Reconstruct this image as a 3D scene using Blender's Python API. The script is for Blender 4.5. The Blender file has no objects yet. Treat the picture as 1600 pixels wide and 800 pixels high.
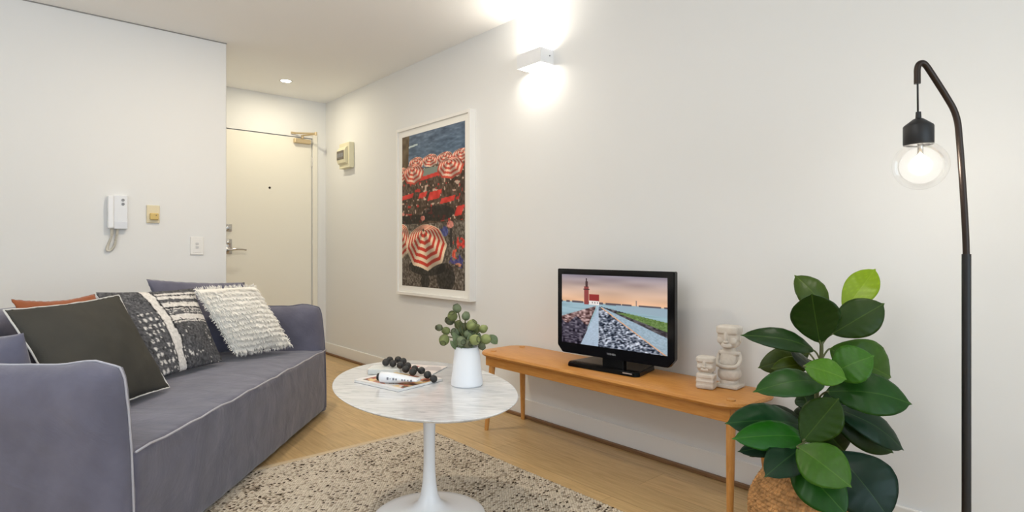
import bpy, bmesh, math, random
import numpy as np
from mathutils import Vector, Matrix, noise

C = bpy.context.scene.collection
sc = bpy.context.scene
R = math.radians

# ------------------------------------------------------------------ camera, light, exposure
CAM_H, FPX, HOR, YAW = .996, 910.0, 389.5, R(41.25)
cd = bpy.data.cameras.new('camera'); cam = bpy.data.objects.new('camera', cd); C.objects.link(cam)
cam.location = (0, 0, CAM_H); cam.rotation_euler = (R(90), 0, -YAW)
cd.sensor_fit = 'HORIZONTAL'; cd.sensor_width = 36; cd.lens = FPX / 1600 * 36
cd.shift_y = -(400 - HOR) / 1600; cd.clip_start = .02
sc.camera = cam

w = bpy.data.worlds.new('sky'); sc.world = w; w.use_nodes = True
w.node_tree.nodes['Background'].inputs[0].default_value = (.75, .85, 1, 1)
w.node_tree.nodes['Background'].inputs[1].default_value = 1.0
sc.view_settings.view_transform = 'Standard'; sc.view_settings.look = 'None'
sc.view_settings.gamma = 1; sc.view_settings.use_curve_mapping = False
sc.view_settings.exposure = 0.0

def area(name, loc, size, power, color, aim):
    l = bpy.data.lights.new(name, 'AREA'); l.shape = 'RECTANGLE'; l.size, l.size_y = size
    l.energy = power; l.color = color
    o = bpy.data.objects.new(name, l); C.objects.link(o); o.location = loc
    o.rotation_euler = Vector(aim).to_track_quat('-Z', 'Y').to_euler(); return o
area('daylight_side_window', (-2.56, -.3, 1.45), (2.6, 1.7), 1.5, (.74, .88, 1), (1, 0, 0))
area('ceiling_bounce_fill', (-.9, 1.25, 1.55), (.35, .35), 45, (.90, .945, 1), (.05, .1, 1))  # added unseen fill light, aimed up to brighten the ceiling
area('daylight_back_window', (.1, -2.86, 1.2), (3.6, 2.1), 55, (.70, .87, 1), (0, 1, 0))

# ------------------------------------------------------------------ helpers
cs, cc = math.sin(YAW), math.cos(YAW)
def at(px, py, d):                       # a point of the room seen at that direction, d metres deep
    u = (px - 800) / FPX; v = (HOR - py) / FPX
    return Vector((d * (cs + u * cc), d * (cc - u * cs), CAM_H + d * v))
def atz(px, py, z):
    return at(px, py, (CAM_H - z) * FPX / (py - HOR))
def lin(c):
    c = np.asarray(c, float) / 255.0
    return np.where(c <= .04045, c / 12.92, ((c + .055) / 1.055) ** 2.4)
def L4(c): return (*[float(x) for x in lin(c)], 1)

def obj(name, me, m=None, parent=None, loc=None, rotz=None):
    if isinstance(me, bmesh.types.BMesh):
        bm = me; me = bpy.data.meshes.new(name); bm.to_mesh(me); bm.free()
    o = bpy.data.objects.new(name, me); C.objects.link(o)
    if m is not None and not me.materials: me.materials.append(m)
    if parent is not None: o.parent = parent
    if loc is not None: o.location = loc
    if rotz is not None: o.rotation_euler = (0, 0, rotz)
    return o
def smooth(o, ang=None):
    me = o.data
    me.polygons.foreach_set('use_smooth', [True] * len(me.polygons))
    if ang is not None:
        try: me.set_sharp_from_angle(angle=R(ang))
        except Exception: pass
    return o
def tag(o, label, cat, group=None):
    o['label'] = label; o['category'] = cat
    if group: o['group'] = group
    return o
def thing(name, label, cat, loc=(0, 0, 0), rotz=0, group=None):
    o = bpy.data.objects.new(name, None); C.objects.link(o); o.empty_display_size = .05
    o.location = loc; o.rotation_euler = (0, 0, rotz)
    return tag(o, label, cat, group)
def struct(o): o['kind'] = 'structure'; return o

def add_box(bm, x0, x1, y0, y1, z0, z1, bev=0, seg=2):
    b = bmesh.new()
    r = bmesh.ops.create_cube(b, size=1)
    for v in b.verts:
        v.co = ((x0 + x1) / 2 + v.co.x * (x1 - x0), (y0 + y1) / 2 + v.co.y * (y1 - y0), (z0 + z1) / 2 + v.co.z * (z1 - z0))
    if bev: bmesh.ops.bevel(b, geom=list(b.edges), offset=bev, segments=seg, affect='EDGES', profile=.5)
    merge(bm, b)
def merge(bm, b, mat=None):
    if mat is not None: bmesh.ops.transform(b, matrix=mat, verts=b.verts)
    me = bpy.data.meshes.new('tmp'); b.to_mesh(me); b.free(); bm.from_mesh(me); bpy.data.meshes.remove(me)
def box(name, x0, x1, y0, y1, z0, z1, m, parent=None, bev=0, seg=2):
    bm = bmesh.new(); add_box(bm, x0, x1, y0, y1, z0, z1, bev, seg); return obj(name, bm, m, parent)

def lathe(bm, prof, n=40, mat=None, cap=True):
    b = bmesh.new(); rings = []
    for r, z in prof:
        if r < 1e-6: rings.append([b.verts.new((0, 0, z))])
        else: rings.append([b.verts.new((r * math.cos(2 * math.pi * k / n), r * math.sin(2 * math.pi * k / n), z)) for k in range(n)])
    for a, c in zip(rings, rings[1:]):
        for k in range(n):
            k2 = (k + 1) % n
            if len(a) == 1 and len(c) == 1: continue
            if len(a) == 1: b.faces.new((a[0], c[k2], c[k]))
            elif len(c) == 1: b.faces.new((a[k], a[k2], c[0]))
            else: b.faces.new((a[k], a[k2], c[k2], c[k]))
    if cap:
        for g, rev in ((rings[0], True), (rings[-1], False)):
            if len(g) > 1: b.faces.new(g[::-1] if rev else g)
    bmesh.ops.recalc_face_normals(b, faces=b.faces)
    merge(bm, b, mat)

def tube(bm, pts, rad, n=10, closed=False, cap=True):
    pts = [Vector(p) for p in pts]; N = len(pts)
    rad = rad if hasattr(rad, '__len__') else [rad] * N
    up = None; rings = []
    for i in range(N):
        a = pts[i - 1] if (i > 0 or closed) else pts[i]
        c = pts[(i + 1) % N] if (i < N - 1 or closed) else pts[i]
        t = (c - a).normalized()
        if up is None: up = t.orthogonal().normalized()
        up = (up - t * up.dot(t)).normalized(); s = t.cross(up)
        rings.append([bm.verts.new(pts[i] + (up * math.cos(2 * math.pi * k / n) + s * math.sin(2 * math.pi * k / n)) * rad[i]) for k in range(n)])
    for i in range(N if closed else N - 1):
        a, c = rings[i], rings[(i + 1) % N]
        for k in range(n): bm.faces.new((a[k], a[(k + 1) % n], c[(k + 1) % n], c[k]))
    if cap and not closed:
        bm.faces.new(rings[0][::-1]); bm.faces.new(rings[-1])
def smoothline(pts, k=6):                 # Catmull-Rom
    p = [Vector(q) for q in pts]; p = [2 * p[0] - p[1]] + p + [2 * p[-1] - p[-2]]; out = []
    for i in range(1, len(p) - 2):
        for j in range(k):
            t = j / k; a, b, c, d = p[i - 1:i + 3]
            out.append(.5 * ((2 * b) + (c - a) * t + (2 * a - 5 * b + 4 * c - d) * t * t + (3 * b - a - 3 * c + d) * t ** 3))
    return out + [p[-2]]

def softbox(sx, sy, sz, r, step=.03, amp=0, freq=5, seed=0, bulge=(0, 0, 0)):
    """cushion-like box on a dense grid, centred in x and y, base at z=0"""
    h = Vector((sx / 2, sy / 2, sz / 2)); b = bmesh.new()
    for ax in range(3):
        for sg in (-1, 1):
            u, v = (ax + 1) % 3, (ax + 2) % 3
            nu, nv = max(2, round(2 * h[u] / step)), max(2, round(2 * h[v] / step))
            g = []
            for i in range(nu + 1):
                row = []
                for j in range(nv + 1):
                    p = [0, 0, 0]; p[ax] = sg * h[ax]; p[u] = -h[u] + 2 * h[u] * i / nu; p[v] = -h[v] + 2 * h[v] * j / nv
                    row.append(b.verts.new(p))
                g.append(row)
            for i in range(nu):
                for j in range(nv):
                    q = (g[i][j], g[i + 1][j], g[i + 1][j + 1], g[i][j + 1])
                    b.faces.new(q if sg > 0 else q[::-1])
    bmesh.ops.remove_doubles(b, verts=b.verts, dist=1e-5)
    for v in b.verts:
        p = v.co.copy()
        q = Vector([max(-(h[i] - r), min(h[i] - r, p[i])) for i in range(3)])
        d = p - q
        nrm = d.normalized() if d.length > 1e-9 else Vector((0, 0, 1))
        p2 = q + nrm * r if d.length > 1e-9 else p
        for i in range(3):
            j, k = (i + 1) % 3, (i + 2) % 3
            p2[i] += math.copysign(1, p[i]) * bulge[i] * (1 - (p[j] / h[j]) ** 2) * (1 - (p[k] / h[k]) ** 2) * (abs(p[i]) > h[i] * .98)
        if amp:
            s = p2 * freq + Vector((seed * 7.3, seed * 3.1, seed))
            p2 += nrm * amp * (noise.noise(s) + .5 * noise.noise(s * 2.3))
        v.co = p2 + Vector((0, 0, h.z))
    return b

# ------------------------------------------------------------------ materials
def mat(name, color, rough=.6, metal=0, bump=None, var=None, spec=.5, coat=0, sheen=0):
    m = bpy.data.materials.new(name); m.use_nodes = True; nt = m.node_tree; p = nt.nodes['Principled BSDF']
    p.inputs['Base Color'].default_value = L4(color); p.inputs['Roughness'].default_value = rough
    p.inputs['Metallic'].default_value = metal; p.inputs['Specular IOR Level'].default_value = spec
    p.inputs['Coat Weight'].default_value = coat
    if sheen: p.inputs['Sheen Weight'].default_value = sheen; p.inputs['Sheen Roughness'].default_value = .5
    tc = nt.nodes.new('ShaderNodeTexCoord')
    if var:                                # (scale, second colour, detail)
        n = nt.nodes.new('ShaderNodeTexNoise'); n.inputs['Scale'].default_value = var[0]; n.inputs['Detail'].default_value = 6
        r = nt.nodes.new('ShaderNodeValToRGB'); r.color_ramp.elements[0].position = .35; r.color_ramp.elements[1].position = .65
        r.color_ramp.elements[0].color = L4(color); r.color_ramp.elements[1].color = L4(var[1])
        nt.links.new(tc.outputs['Object'], n.inputs['Vector']); nt.links.new(n.outputs['Fac'], r.inputs['Fac'])
        nt.links.new(r.outputs['Color'], p.inputs['Base Color'])
    if bump:                               # (scale, strength, distance)
        n = nt.nodes.new('ShaderNodeTexNoise'); n.inputs['Scale'].default_value = bump[0]; n.inputs['Detail'].default_value = 5
        b = nt.nodes.new('ShaderNodeBump'); b.inputs['Strength'].default_value = bump[1]; b.inputs['Distance'].default_value = bump[2]
        nt.links.new(tc.outputs['Object'], n.inputs['Vector']); nt.links.new(n.outputs['Fac'], b.inputs['Height'])
        nt.links.new(b.outputs['Normal'], p.inputs['Normal'])
    return m
def emis(name, color, strength):
    m = bpy.data.materials.new(name); m.use_nodes = True; p = m.node_tree.nodes['Principled BSDF']
    p.inputs['Base Color'].default_value = (.8, .8, .8, 1)
    p.inputs['Emission Color'].default_value = L4(color); p.inputs['Emission Strength'].default_value = strength
    return m
def colmat(name, rough=.6, emit=0, spec=.3, bump=None, sheen=0, coat=0):
    m = mat(name, (200, 200, 200), rough, spec=spec, bump=bump, sheen=sheen, coat=coat); nt = m.node_tree; p = nt.nodes['Principled BSDF']
    a = nt.nodes.new('ShaderNodeVertexColor'); a.layer_name = 'Col'
    nt.links.new(a.outputs['Color'], p.inputs['Base Color'])
    if emit:
        nt.links.new(a.outputs['Color'], p.inputs['Emission Color']); p.inputs['Emission Strength'].default_value = emit
    return m
def setcol(me, srgb):                      # per-vertex sRGB colours 0..255
    a = me.color_attributes.new('Col', 'FLOAT_COLOR', 'POINT')
    c = np.ones((len(me.vertices), 4)); c[:, :3] = lin(np.clip(srgb, 0, 255)); a.data.foreach_set('color', c.ravel())
def gridmesh(name, P):                     # P: (n,m,3)
    n, m_ = P.shape[:2]; me = bpy.data.meshes.new(name)
    idx = np.arange(n * m_).reshape(n, m_)
    f = np.stack([idx[:-1, :-1], idx[1:, :-1], idx[1:, 1:], idx[:-1, 1:]], -1).reshape(-1, 4)
    me.from_pydata(P.reshape(-1, 3).tolist(), [], f.tolist()); me.update(); return me
def picture(name, o, ux, uy, n, m_, fn, material, parent):
    """a printed or lit picture: o is its top corner, ux across, uy down"""
    u = np.linspace(0, 1, n); v = np.linspace(0, 1, m_); U, V = np.meshgrid(u, v, indexing='ij')
    P = np.array(o)[None, None] + U[..., None] * np.array(ux) + V[..., None] * np.array(uy)
    me = gridmesh(name, P); setcol(me, fn(U, V).reshape(-1, 3)); return obj(name, me, material, parent)
_rs = np.random.RandomState(3); _perm = _rs.rand(256, 256)
def vn(x, y):                              # value noise on arrays
    xi = np.floor(x).astype(int); yi = np.floor(y).astype(int); fx = x - xi; fy = y - yi
    fx = fx * fx * (3 - 2 * fx); fy = fy * fy * (3 - 2 * fy); g = lambda a, b: _perm[a % 256, b % 256]
    return (g(xi, yi) * (1 - fx) + g(xi + 1, yi) * fx) * (1 - fy) + (g(xi, yi + 1) * (1 - fx) + g(xi + 1, yi + 1) * fx) * fy

M = {}
M['wall'] = mat('painted_plaster', (233, 233, 232), .75, bump=(220, .05, .002))
M['ceiling'] = mat('ceiling_paint', (247, 247, 246), .85)
M['door'] = mat('door_paint', (240, 236, 224), .45)
M['trimwhite'] = mat('trim_gloss', (238, 236, 232), .35)
M['white'] = mat('white_lacquer', (238, 239, 242), .25)
M['plastic'] = mat('white_plastic', (232, 234, 238), .35)
M['grey'] = mat('grey_plastic', (140, 142, 146), .5)
M['beige'] = mat('yellowed_plastic', (226, 213, 180), .45)
M['beige2'] = mat('aged_plastic', (214, 184, 108), .4)
M['cream'] = mat('cream_plastic', (226, 220, 190), .5)
M['smoke'] = mat('smoked_cover', (92, 84, 76), .25)
M['chrome'] = mat('satin_chrome', (200, 198, 195), .22, 1)
M['brass'] = mat('tarnished_metal', (214, 194, 158), .38, .8)
M['black'] = mat('black_gloss', (9, 9, 11), .12, spec=.5)
M['blackmat'] = mat('black_powdercoat', (20, 20, 23), .45)
M['bronze'] = mat('dark_bronze', (52, 43, 38), .32, .6)
M['sofa'] = mat('sofa_velvet', (94, 93, 108), .85, var=(9, (104, 103, 119)), bump=(60, .18, .004), spec=.2, sheen=.35)
M['sofapipe'] = mat('pale_piping', (176, 174, 182), .8)
M['charcoal'] = mat('charcoal_linen', (63, 62, 58), .9, bump=(160, .2, .003), spec=.15, var=(6, (69, 67, 62)))
M['pipe2'] = mat('light_grey_piping', (205, 203, 200), .8)
M['terra'] = mat('terracotta_velvet', (148, 84, 50), .85, bump=(60, .2, .003), spec=.2, sheen=.2)
M['fringe'] = mat('ivory_cotton', (236, 233, 226), .95, spec=.1)
M['stone'] = mat('carved_limestone', (222, 214, 203), .85, bump=(120, .35, .003), var=(25, (206, 197, 186)))
M['bead'] = mat('black_wood_bead', (40, 39, 38), .6, bump=(90, .3, .002), var=(60, (52, 51, 49)))
M['gum'] = colmat('gumnut_green', .55, spec=.3, bump=(90, .2, .002))
M['leafpaint'] = colmat('rubber_leaf', .36, spec=.24, bump=(30, .08, .003))
M['stem'] = mat('green_stem', (88, 92, 52), .6)
M['soil'] = mat('potting_soil', (45, 34, 26), .95, bump=(80, .8, .01))
M['pinkpot'] = mat('blush_cotton_webbing', (186, 120, 108), .8)
M['print'] = colmat('art_print', .5, spec=.4)
M['matboard'] = mat('white_mat_board', (244, 242, 236), .8)
M['pattern'] = colmat('woven_pattern', .95, spec=.1, bump=(140, .5, .004))
M['screen'] = colmat('lit_screen', .25, emit=.5, spec=.4)
M['paper'] = colmat('printed_paper', .35, spec=.5)
M['whitepaper'] = mat('page_edges', (236, 234, 230), .6)
M['ink'] = mat('dark_ink', (118, 120, 130), .6)
M['bulbcore'] = emis('bulb_glow', (255, 244, 225), 60)
M['diffuser'] = emis('lamp_diffuser', (255, 246, 230), 14)
M['downlight'] = emis('downlight_lens', (255, 248, 234), 16)

def wrinkles(m, scale, strength, dist):
    nt = m.node_tree; p = nt.nodes['Principled BSDF']; b0 = nt.nodes['Bump']; tc = nt.nodes['Texture Coordinate']
    mp = nt.nodes.new('ShaderNodeMapping'); mp.vector_type = 'TEXTURE'; mp.inputs['Rotation'].default_value = (R(35), R(20), 0); mp.inputs['Scale'].default_value = (1, 2.6, 1)
    n = nt.nodes.new('ShaderNodeTexNoise'); n.inputs['Scale'].default_value = scale; n.inputs['Detail'].default_value = 4; n.inputs['Distortion'].default_value = .8
    b = nt.nodes.new('ShaderNodeBump'); b.inputs['Strength'].default_value = strength; b.inputs['Distance'].default_value = dist
    nt.links.new(tc.outputs['Object'], mp.inputs['Vector']); nt.links.new(mp.outputs[0], n.inputs['Vector']); nt.links.new(n.outputs['Fac'], b.inputs['Height'])
    nt.links.new(b.outputs['Normal'], b0.inputs['Normal'])
wrinkles(M['sofa'], 7, .32, .03); wrinkles(M['charcoal'], 6, .3, .02)
def glass(name, fac, tint=(1, 1, 1)):
    m = bpy.data.materials.new(name); m.use_nodes = True; nt = m.node_tree; nt.nodes.clear()
    o = nt.nodes.new('ShaderNodeOutputMaterial'); t = nt.nodes.new('ShaderNodeBsdfTransparent'); g = nt.nodes.new('ShaderNodeBsdfGlossy')
    d = nt.nodes.new('ShaderNodeBsdfTranslucent'); d.inputs['Color'].default_value = (1, 1, 1, 1)
    g.inputs['Roughness'].default_value = .03; lw = nt.nodes.new('ShaderNodeLayerWeight'); lw.inputs['Blend'].default_value = .25
    m1 = nt.nodes.new('ShaderNodeMixShader'); m2 = nt.nodes.new('ShaderNodeMixShader'); m1.inputs[0].default_value = fac
    nt.links.new(t.outputs[0], m1.inputs[1]); nt.links.new(d.outputs[0], m1.inputs[2])
    mu = nt.nodes.new('ShaderNodeMath'); mu.operation = 'MULTIPLY'; mu.inputs[1].default_value = .5
    nt.links.new(lw.outputs['Fresnel'], mu.inputs[0]); nt.links.new(mu.outputs[0], m2.inputs[0])
    nt.links.new(m1.outputs[0], m2.inputs[1]); nt.links.new(g.outputs[0], m2.inputs[2]); nt.links.new(m2.outputs[0], o.inputs[0])
    return m
M['globe'] = glass('hazy_bulb_glass', .016)
M['pane'] = glass('window_glass', 0)

def wood(name, c1, c2, rough, scale=(1, 1, 1), planks=None):
    m = mat(name, c1, rough); nt = m.node_tree; p = nt.nodes['Principled BSDF']; tc = nt.nodes['Texture Coordinate']
    mp = nt.nodes.new('ShaderNodeMapping'); mp.inputs['Scale'].default_value = scale
    n = nt.nodes.new('ShaderNodeTexNoise'); n.inputs['Scale'].default_value = 6; n.inputs['Detail'].default_value = 8; n.inputs['Distortion'].default_value = .6
    r = nt.nodes.new('ShaderNodeValToRGB'); r.color_ramp.elements[0].position = .3; r.color_ramp.elements[1].position = .7
    r.color_ramp.elements[0].color = L4(c1); r.color_ramp.elements[1].color = L4(c2)
    nt.links.new(tc.outputs['Object'], mp.inputs['Vector']); nt.links.new(mp.outputs[0], n.inputs['Vector']); nt.links.new(n.outputs['Fac'], r.inputs['Fac'])
    out = r.outputs['Color']
    if planks:
        mp2 = nt.nodes.new('ShaderNodeMapping'); mp2.inputs['Rotation'].default_value = (0, 0, R(90))
        bk = nt.nodes.new('ShaderNodeTexBrick'); bk.inputs['Scale'].default_value = 1; bk.inputs['Brick Width'].default_value = 1.5; bk.inputs['Row Height'].default_value = .185
        bk.inputs['Mortar Size'].default_value = .0012; bk.inputs['Mortar Smooth'].default_value = .1; bk.inputs['Bias'].default_value = 0
        bk.inputs['Color1'].default_value = (.82, .82, .82, 1); bk.inputs['Color2'].default_value = (1.06, 1.05, 1.03, 1); bk.inputs['Mortar'].default_value = (.62, .57, .52, 1)
        mx = nt.nodes.new('ShaderNodeMix'); mx.data_type = 'RGBA'; mx.blend_type = 'MULTIPLY'; mx.inputs['Factor'].default_value = 1
        nt.links.new(tc.outputs['Object'], mp2.inputs['Vector']); nt.links.new(mp2.outputs[0], bk.inputs['Vector'])
        nt.links.new(out, mx.inputs['A']); nt.links.new(bk.outputs['Color'], mx.inputs['B']); out = mx.outputs['Result']
    nt.links.new(out, p.inputs['Base Color']); return m
M['floor'] = wood('oak_plank_floor', (186, 154, 106), (212, 182, 132), .38, (14, 1.0, 1), True)
M['bench'] = wood('honey_oak', (194, 128, 58), (214, 152, 78), .36, (22, 1.6, 22))
M['benchleg'] = wood('honey_oak_leg', (192, 130, 62), (212, 154, 84), .4, (30, 30, 2))
M['quad'] = wood('brown_wood_bead', (118, 84, 54), (136, 100, 66), .5, (20, 1, 20))

def marble():
    m = mat('white_marble', (232, 232, 232), .14, coat=.2); nt = m.node_tree; p = nt.nodes['Principled BSDF']; tc = nt.nodes['Texture Coordinate']
    mp = nt.nodes.new('ShaderNodeMapping'); mp.vector_type = 'TEXTURE'; mp.inputs['Rotation'].default_value = (0, 0, R(58)); mp.inputs['Scale'].default_value = (1 / 2.4, 1 / 13, 1)
    n = nt.nodes.new('ShaderNodeTexNoise'); n.inputs['Scale'].default_value = 3.2; n.inputs['Detail'].default_value = 9; n.inputs['Distortion'].default_value = 1.4; n.inputs['Roughness'].default_value = .62
    r = nt.nodes.new('ShaderNodeValToRGB'); e = r.color_ramp.elements
    e[0].position = .28; e[0].color = L4((178, 180, 184)); e[1].position = .46; e[1].color = L4((213, 213, 214)); k = e.new(.62); k.color = L4((228, 228, 228))
    nt.links.new(tc.outputs['Object'], mp.inputs['Vector']); nt.links.new(mp.outputs[0], n.inputs['Vector']); nt.links.new(n.outputs['Fac'], r.inputs['Fac'])
    nt.links.new(r.outputs['Color'], p.inputs['Base Color']); return m
M['marble'] = marble()

# ------------------------------------------------------------------ room shell
XR, YF, YL, XE, H = 2.35, 5.40, 4.27, 1.155, 2.40
XS, YB = -2.62, -2.92
struct(box('floor', XS - .1, XR + .1, YB - .1, YF + .1, -.1, 0, M['floor']))
struct(box('ceiling', XS - .1, XR + .1, YB - .1, YF + .1, H, H + .1, M['ceiling']))
struct(box('wall_right', XR, XR + .1, YB - .1, YF + .1, 0, H, M['wall']))
struct(box('wall_left', XS, XE, YL, YF, 0, H, M['wall'], bev=.004, seg=1))
# far wall of the entry nook, with the door opening
DX0, DX1, DH = 1.385, 2.215, 2.04
bm = bmesh.new()
add_box(bm, XE, DX0 - .006, YF, YF + .1, 0, H); add_box(bm, DX1 + .006, XR, YF, YF + .1, 0, H); add_box(bm, DX0 - .006, DX1 + .006, YF, YF + .1, DH + .006, H)
struct(obj('wall_far', bm, M['wall']))
# back wall and side wall with their windows (behind the camera)
def wall_with_opening(name, axis, c0, c1, a0, a1, o0, o1, z0, z1):
    b = bmesh.new()
    def seg(p0, p1, q0, q1):
        if axis == 'x': add_box(b, c0, c1, p0, p1, q0, q1)
        else: add_box(b, p0, p1, c0, c1, q0, q1)
    seg(a0, o0, 0, H); seg(o1, a1, 0, H); seg(o0, o1, 0, z0) if z0 > 0 else None; seg(o0, o1, z1, H)
    return struct(obj(name, b, M['wall']))
wall_with_opening('wall_side', 'x', XS - .1, XS, YB, YF, -1.6, 1.0, .6, 2.3)
wall_with_opening('wall_back', 'y', YB - .1, YB, XS - .1, XR, -1.7, 1.9, .1, 2.25)
def window(name, axis, c, a0, a1, z0, z1):
    b = bmesh.new(); t = .05
    def bar(p0, p1, q0, q1):
        if axis == 'x': add_box(b, c - .07, c - .02, p0, p1, q0, q1)
        else: add_box(b, p0, p1, c - .07, c - .02, q0, q1)
    bar(a0, a0 + t, z0, z1); bar(a1 - t, a1, z0, z1); bar(a0, a1, z0, z0 + t); bar(a0, a1, z1 - t, z1)
    for k in (1, 2): m_ = a0 + (a1 - a0) * k / 3; bar(m_ - t / 2, m_ + t / 2, z0, z1)
    f = struct(obj(name, b, M['trimwhite'])); b = bmesh.new()
    if axis == 'x': add_box(b, c - .048, c - .042, a0 + t, a1 - t, z0 + t, z1 - t)
    else: add_box(b, a0 + t, a1 - t, c - .048, c - .042, z0 + t, z1 - t)
    obj('window_pane', b, M['pane'], f)
window('window_1', 'x', XS, -1.6, 1.0, .6, 2.3)
window('window_2', 'y', YB, -1.7, 1.9, .1, 2.25)
# baseboards, timber bead along the floor
b = bmesh.new(); add_box(b, XR - .013, XR, YB, YF, .012, .107, .004, 2); struct(obj('baseboard_right', b, M['trimwhite']))
b = bmesh.new(); add_box(b, XR - .034, XR - .0135, YB, YF, 0, .018, .004, 2); struct(obj('trim_1', b, M['quad']))
b = bmesh.new(); add_box(b, XS, XE, YL - .013, YL, 0, .107, .004, 2); struct(obj('baseboard_left', b, M['trimwhite']))
# shadow line above the living-room wall, painted as a thin grey strip
struct(box('painted_shadow_line', XS, XE + .002, YL - .004, YL, H - .006, H, mat('shadow_line_grey', (150, 148, 146), .9)))
# door
door = struct(box('door_1', DX0, DX1, YF + .012, YF + .05, .006, DH, M['door'], bev=.002, seg=1))
b = bmesh.new()
add_box(b, DX1 + .006, DX1 + .05, YF - .012, YF, 0, DH + .05, .003, 1); add_box(b, DX0 - .05, DX0 - .006, YF - .012, YF, 0, DH + .05, .003, 1)
struct(obj('trim_3', b, M['door']))
b = bmesh.new(); lathe(b, [(0, .006), (.006, .006), (.010, .003), (.010, 0)], 20, Matrix.Translation((1.827, YF + .012, 1.554)) @ Matrix.Rotation(R(90), 4, 'X'))
obj('peephole', b, M['bronze'], door)
b = bmesh.new(); q = Matrix.Translation((1.475, YF + .012, 1.182)) @ Matrix.Rotation(R(90), 4, 'X')
add_box(b, 1.443, 1.507, YF + .004, YF + .012, 1.15, 1.214, .004, 2); lathe(b, [(.024, 0), (.024, .02), (.02, .03), (.012, .032), (.012, .046), (0, .046)], 24, q)
add_box(b, 1.469, 1.481, YF - .05, YF - .02, 1.164, 1.2, .003, 1)
smooth(obj('deadbolt', b, M['chrome'], door), 40)
b = bmesh.new(); add_box(b, 1.443, 1.507, YF + .004, YF + .012, .955, 1.085, .004, 2)
lathe(b, [(.02, 0), (.02, .012), (.012, .018), (0, .018)], 24, Matrix.Translation((1.475, YF + .006, 1.056)) @ Matrix.Rotation(R(90), 4, 'X'))
h_ = smooth(obj('lock_plate', b, M['chrome'], door), 40)
b = bmesh.new(); lathe(b, [(.024, 0), (.024, .01), (.011, .014), (.011, .052), (0, .056)], 24, Matrix.Translation((1.475, YF + .006, .992)) @ Matrix.Rotation(R(90), 4, 'X'))
tube(b, smoothline([(1.47, YF - .042, .992), (1.50, YF - .05, .995), (1.55, YF - .05, .998), (1.61, YF - .046, .99)]), [.011] * 7 + [.010] * 4 + [.008] * 4 + [.007] * 4, 10)
smooth(obj('door_handle', b, M['chrome'], door), 40)
b = bmesh.new(); add_box(b, 2.04, 2.195, YF - .03, YF + .012, 1.985, 2.026, .006, 2)
cl = obj('door_closer', b, M['brass'], door)
b = bmesh.new(); pts = [(2.115, YF - .02, 2.03), (2.115, YF - .02, 2.06)]
tube(b, pts, .012, 12)
tube(b, [(2.115, YF - .02, 2.058), (2.19, YF - .15, 2.062)], .008, 8); tube(b, [(2.19, YF - .15, 2.068), (2.035, YF - .006, 2.074)], .008, 8)
tube(b, [(2.19, YF - .15, 2.05), (2.19, YF - .15, 2.08)], .012, 10); add_box(b, 2.015, 2.055, YF - .014, YF, 2.064, 2.084)
smooth(obj('closer_arm', b, M['brass'], cl), 40)
b = bmesh.new()
for z_ in (1.78, .25): tube(b, [(DX1 + .004, YF + .004, z_), (DX1 + .004, YF + .004, z_ + .09)], .007, 10)
obj('hinge', b, M['chrome'], door)

# ------------------------------------------------------------------ sofa (stands at an angle in the room)
DT = Vector((.6593, .7518, 0)).normalized(); NF = Vector((DT.y, -DT.x, 0))
def S(t, off, z): return DT * t + NF * off + Vector((0, 0, z))
TA, TB, FR = 1.745, 3.545, -1.135          # centre planes of the two arms along the sofa, front plane
ARM = .13
sofa = thing('sofa', 'dusty purple slip-covered two-seat sofa with pale piping', 'sofa', S((TA + TB) / 2, FR, 0), math.atan2(DT.y, DT.x))
hl = (TB - TA) / 2
def put(name, bm_, m, loc, parent=sofa):
    bmesh.ops.translate(bm_, verts=bm_.verts, vec=loc); return smooth(obj(name, bm_, m, parent))
put('seat', softbox(2 * hl - .008, .86, .366, .016, .02, .0035, 9, 1, (0, .006, .016)), M['sofa'], (0, .43, .022))
put('backrest', softbox(2 * hl - .06, .17, .735, .05, .03, .006, 6, 2), M['sofa'], (0, .865, .026))
AH, AD = .632, .93
def arm_outline(y, z):                     # rounded front and back shoulders, front edge leaning back a little
    c = .05
    for sg, y0 in ((1, 0), (-1, AD)):
        a = (c - (y - y0) * sg) / c; b_ = (z - (AH - c)) / c
        if a > 0 and b_ > 0:
            k = max(a, b_) / math.hypot(a, b_); k = .45 * 1 + .55 * k; a *= k; b_ *= k; y = y0 + sg * (c - a * c); z = AH - c + b_ * c
    return y + .034 * (z / AH) ** 3 * (1 - y / AD), z + .012 * math.exp(-((y - .1) / .05) ** 2) * (z / AH) ** 6
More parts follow.
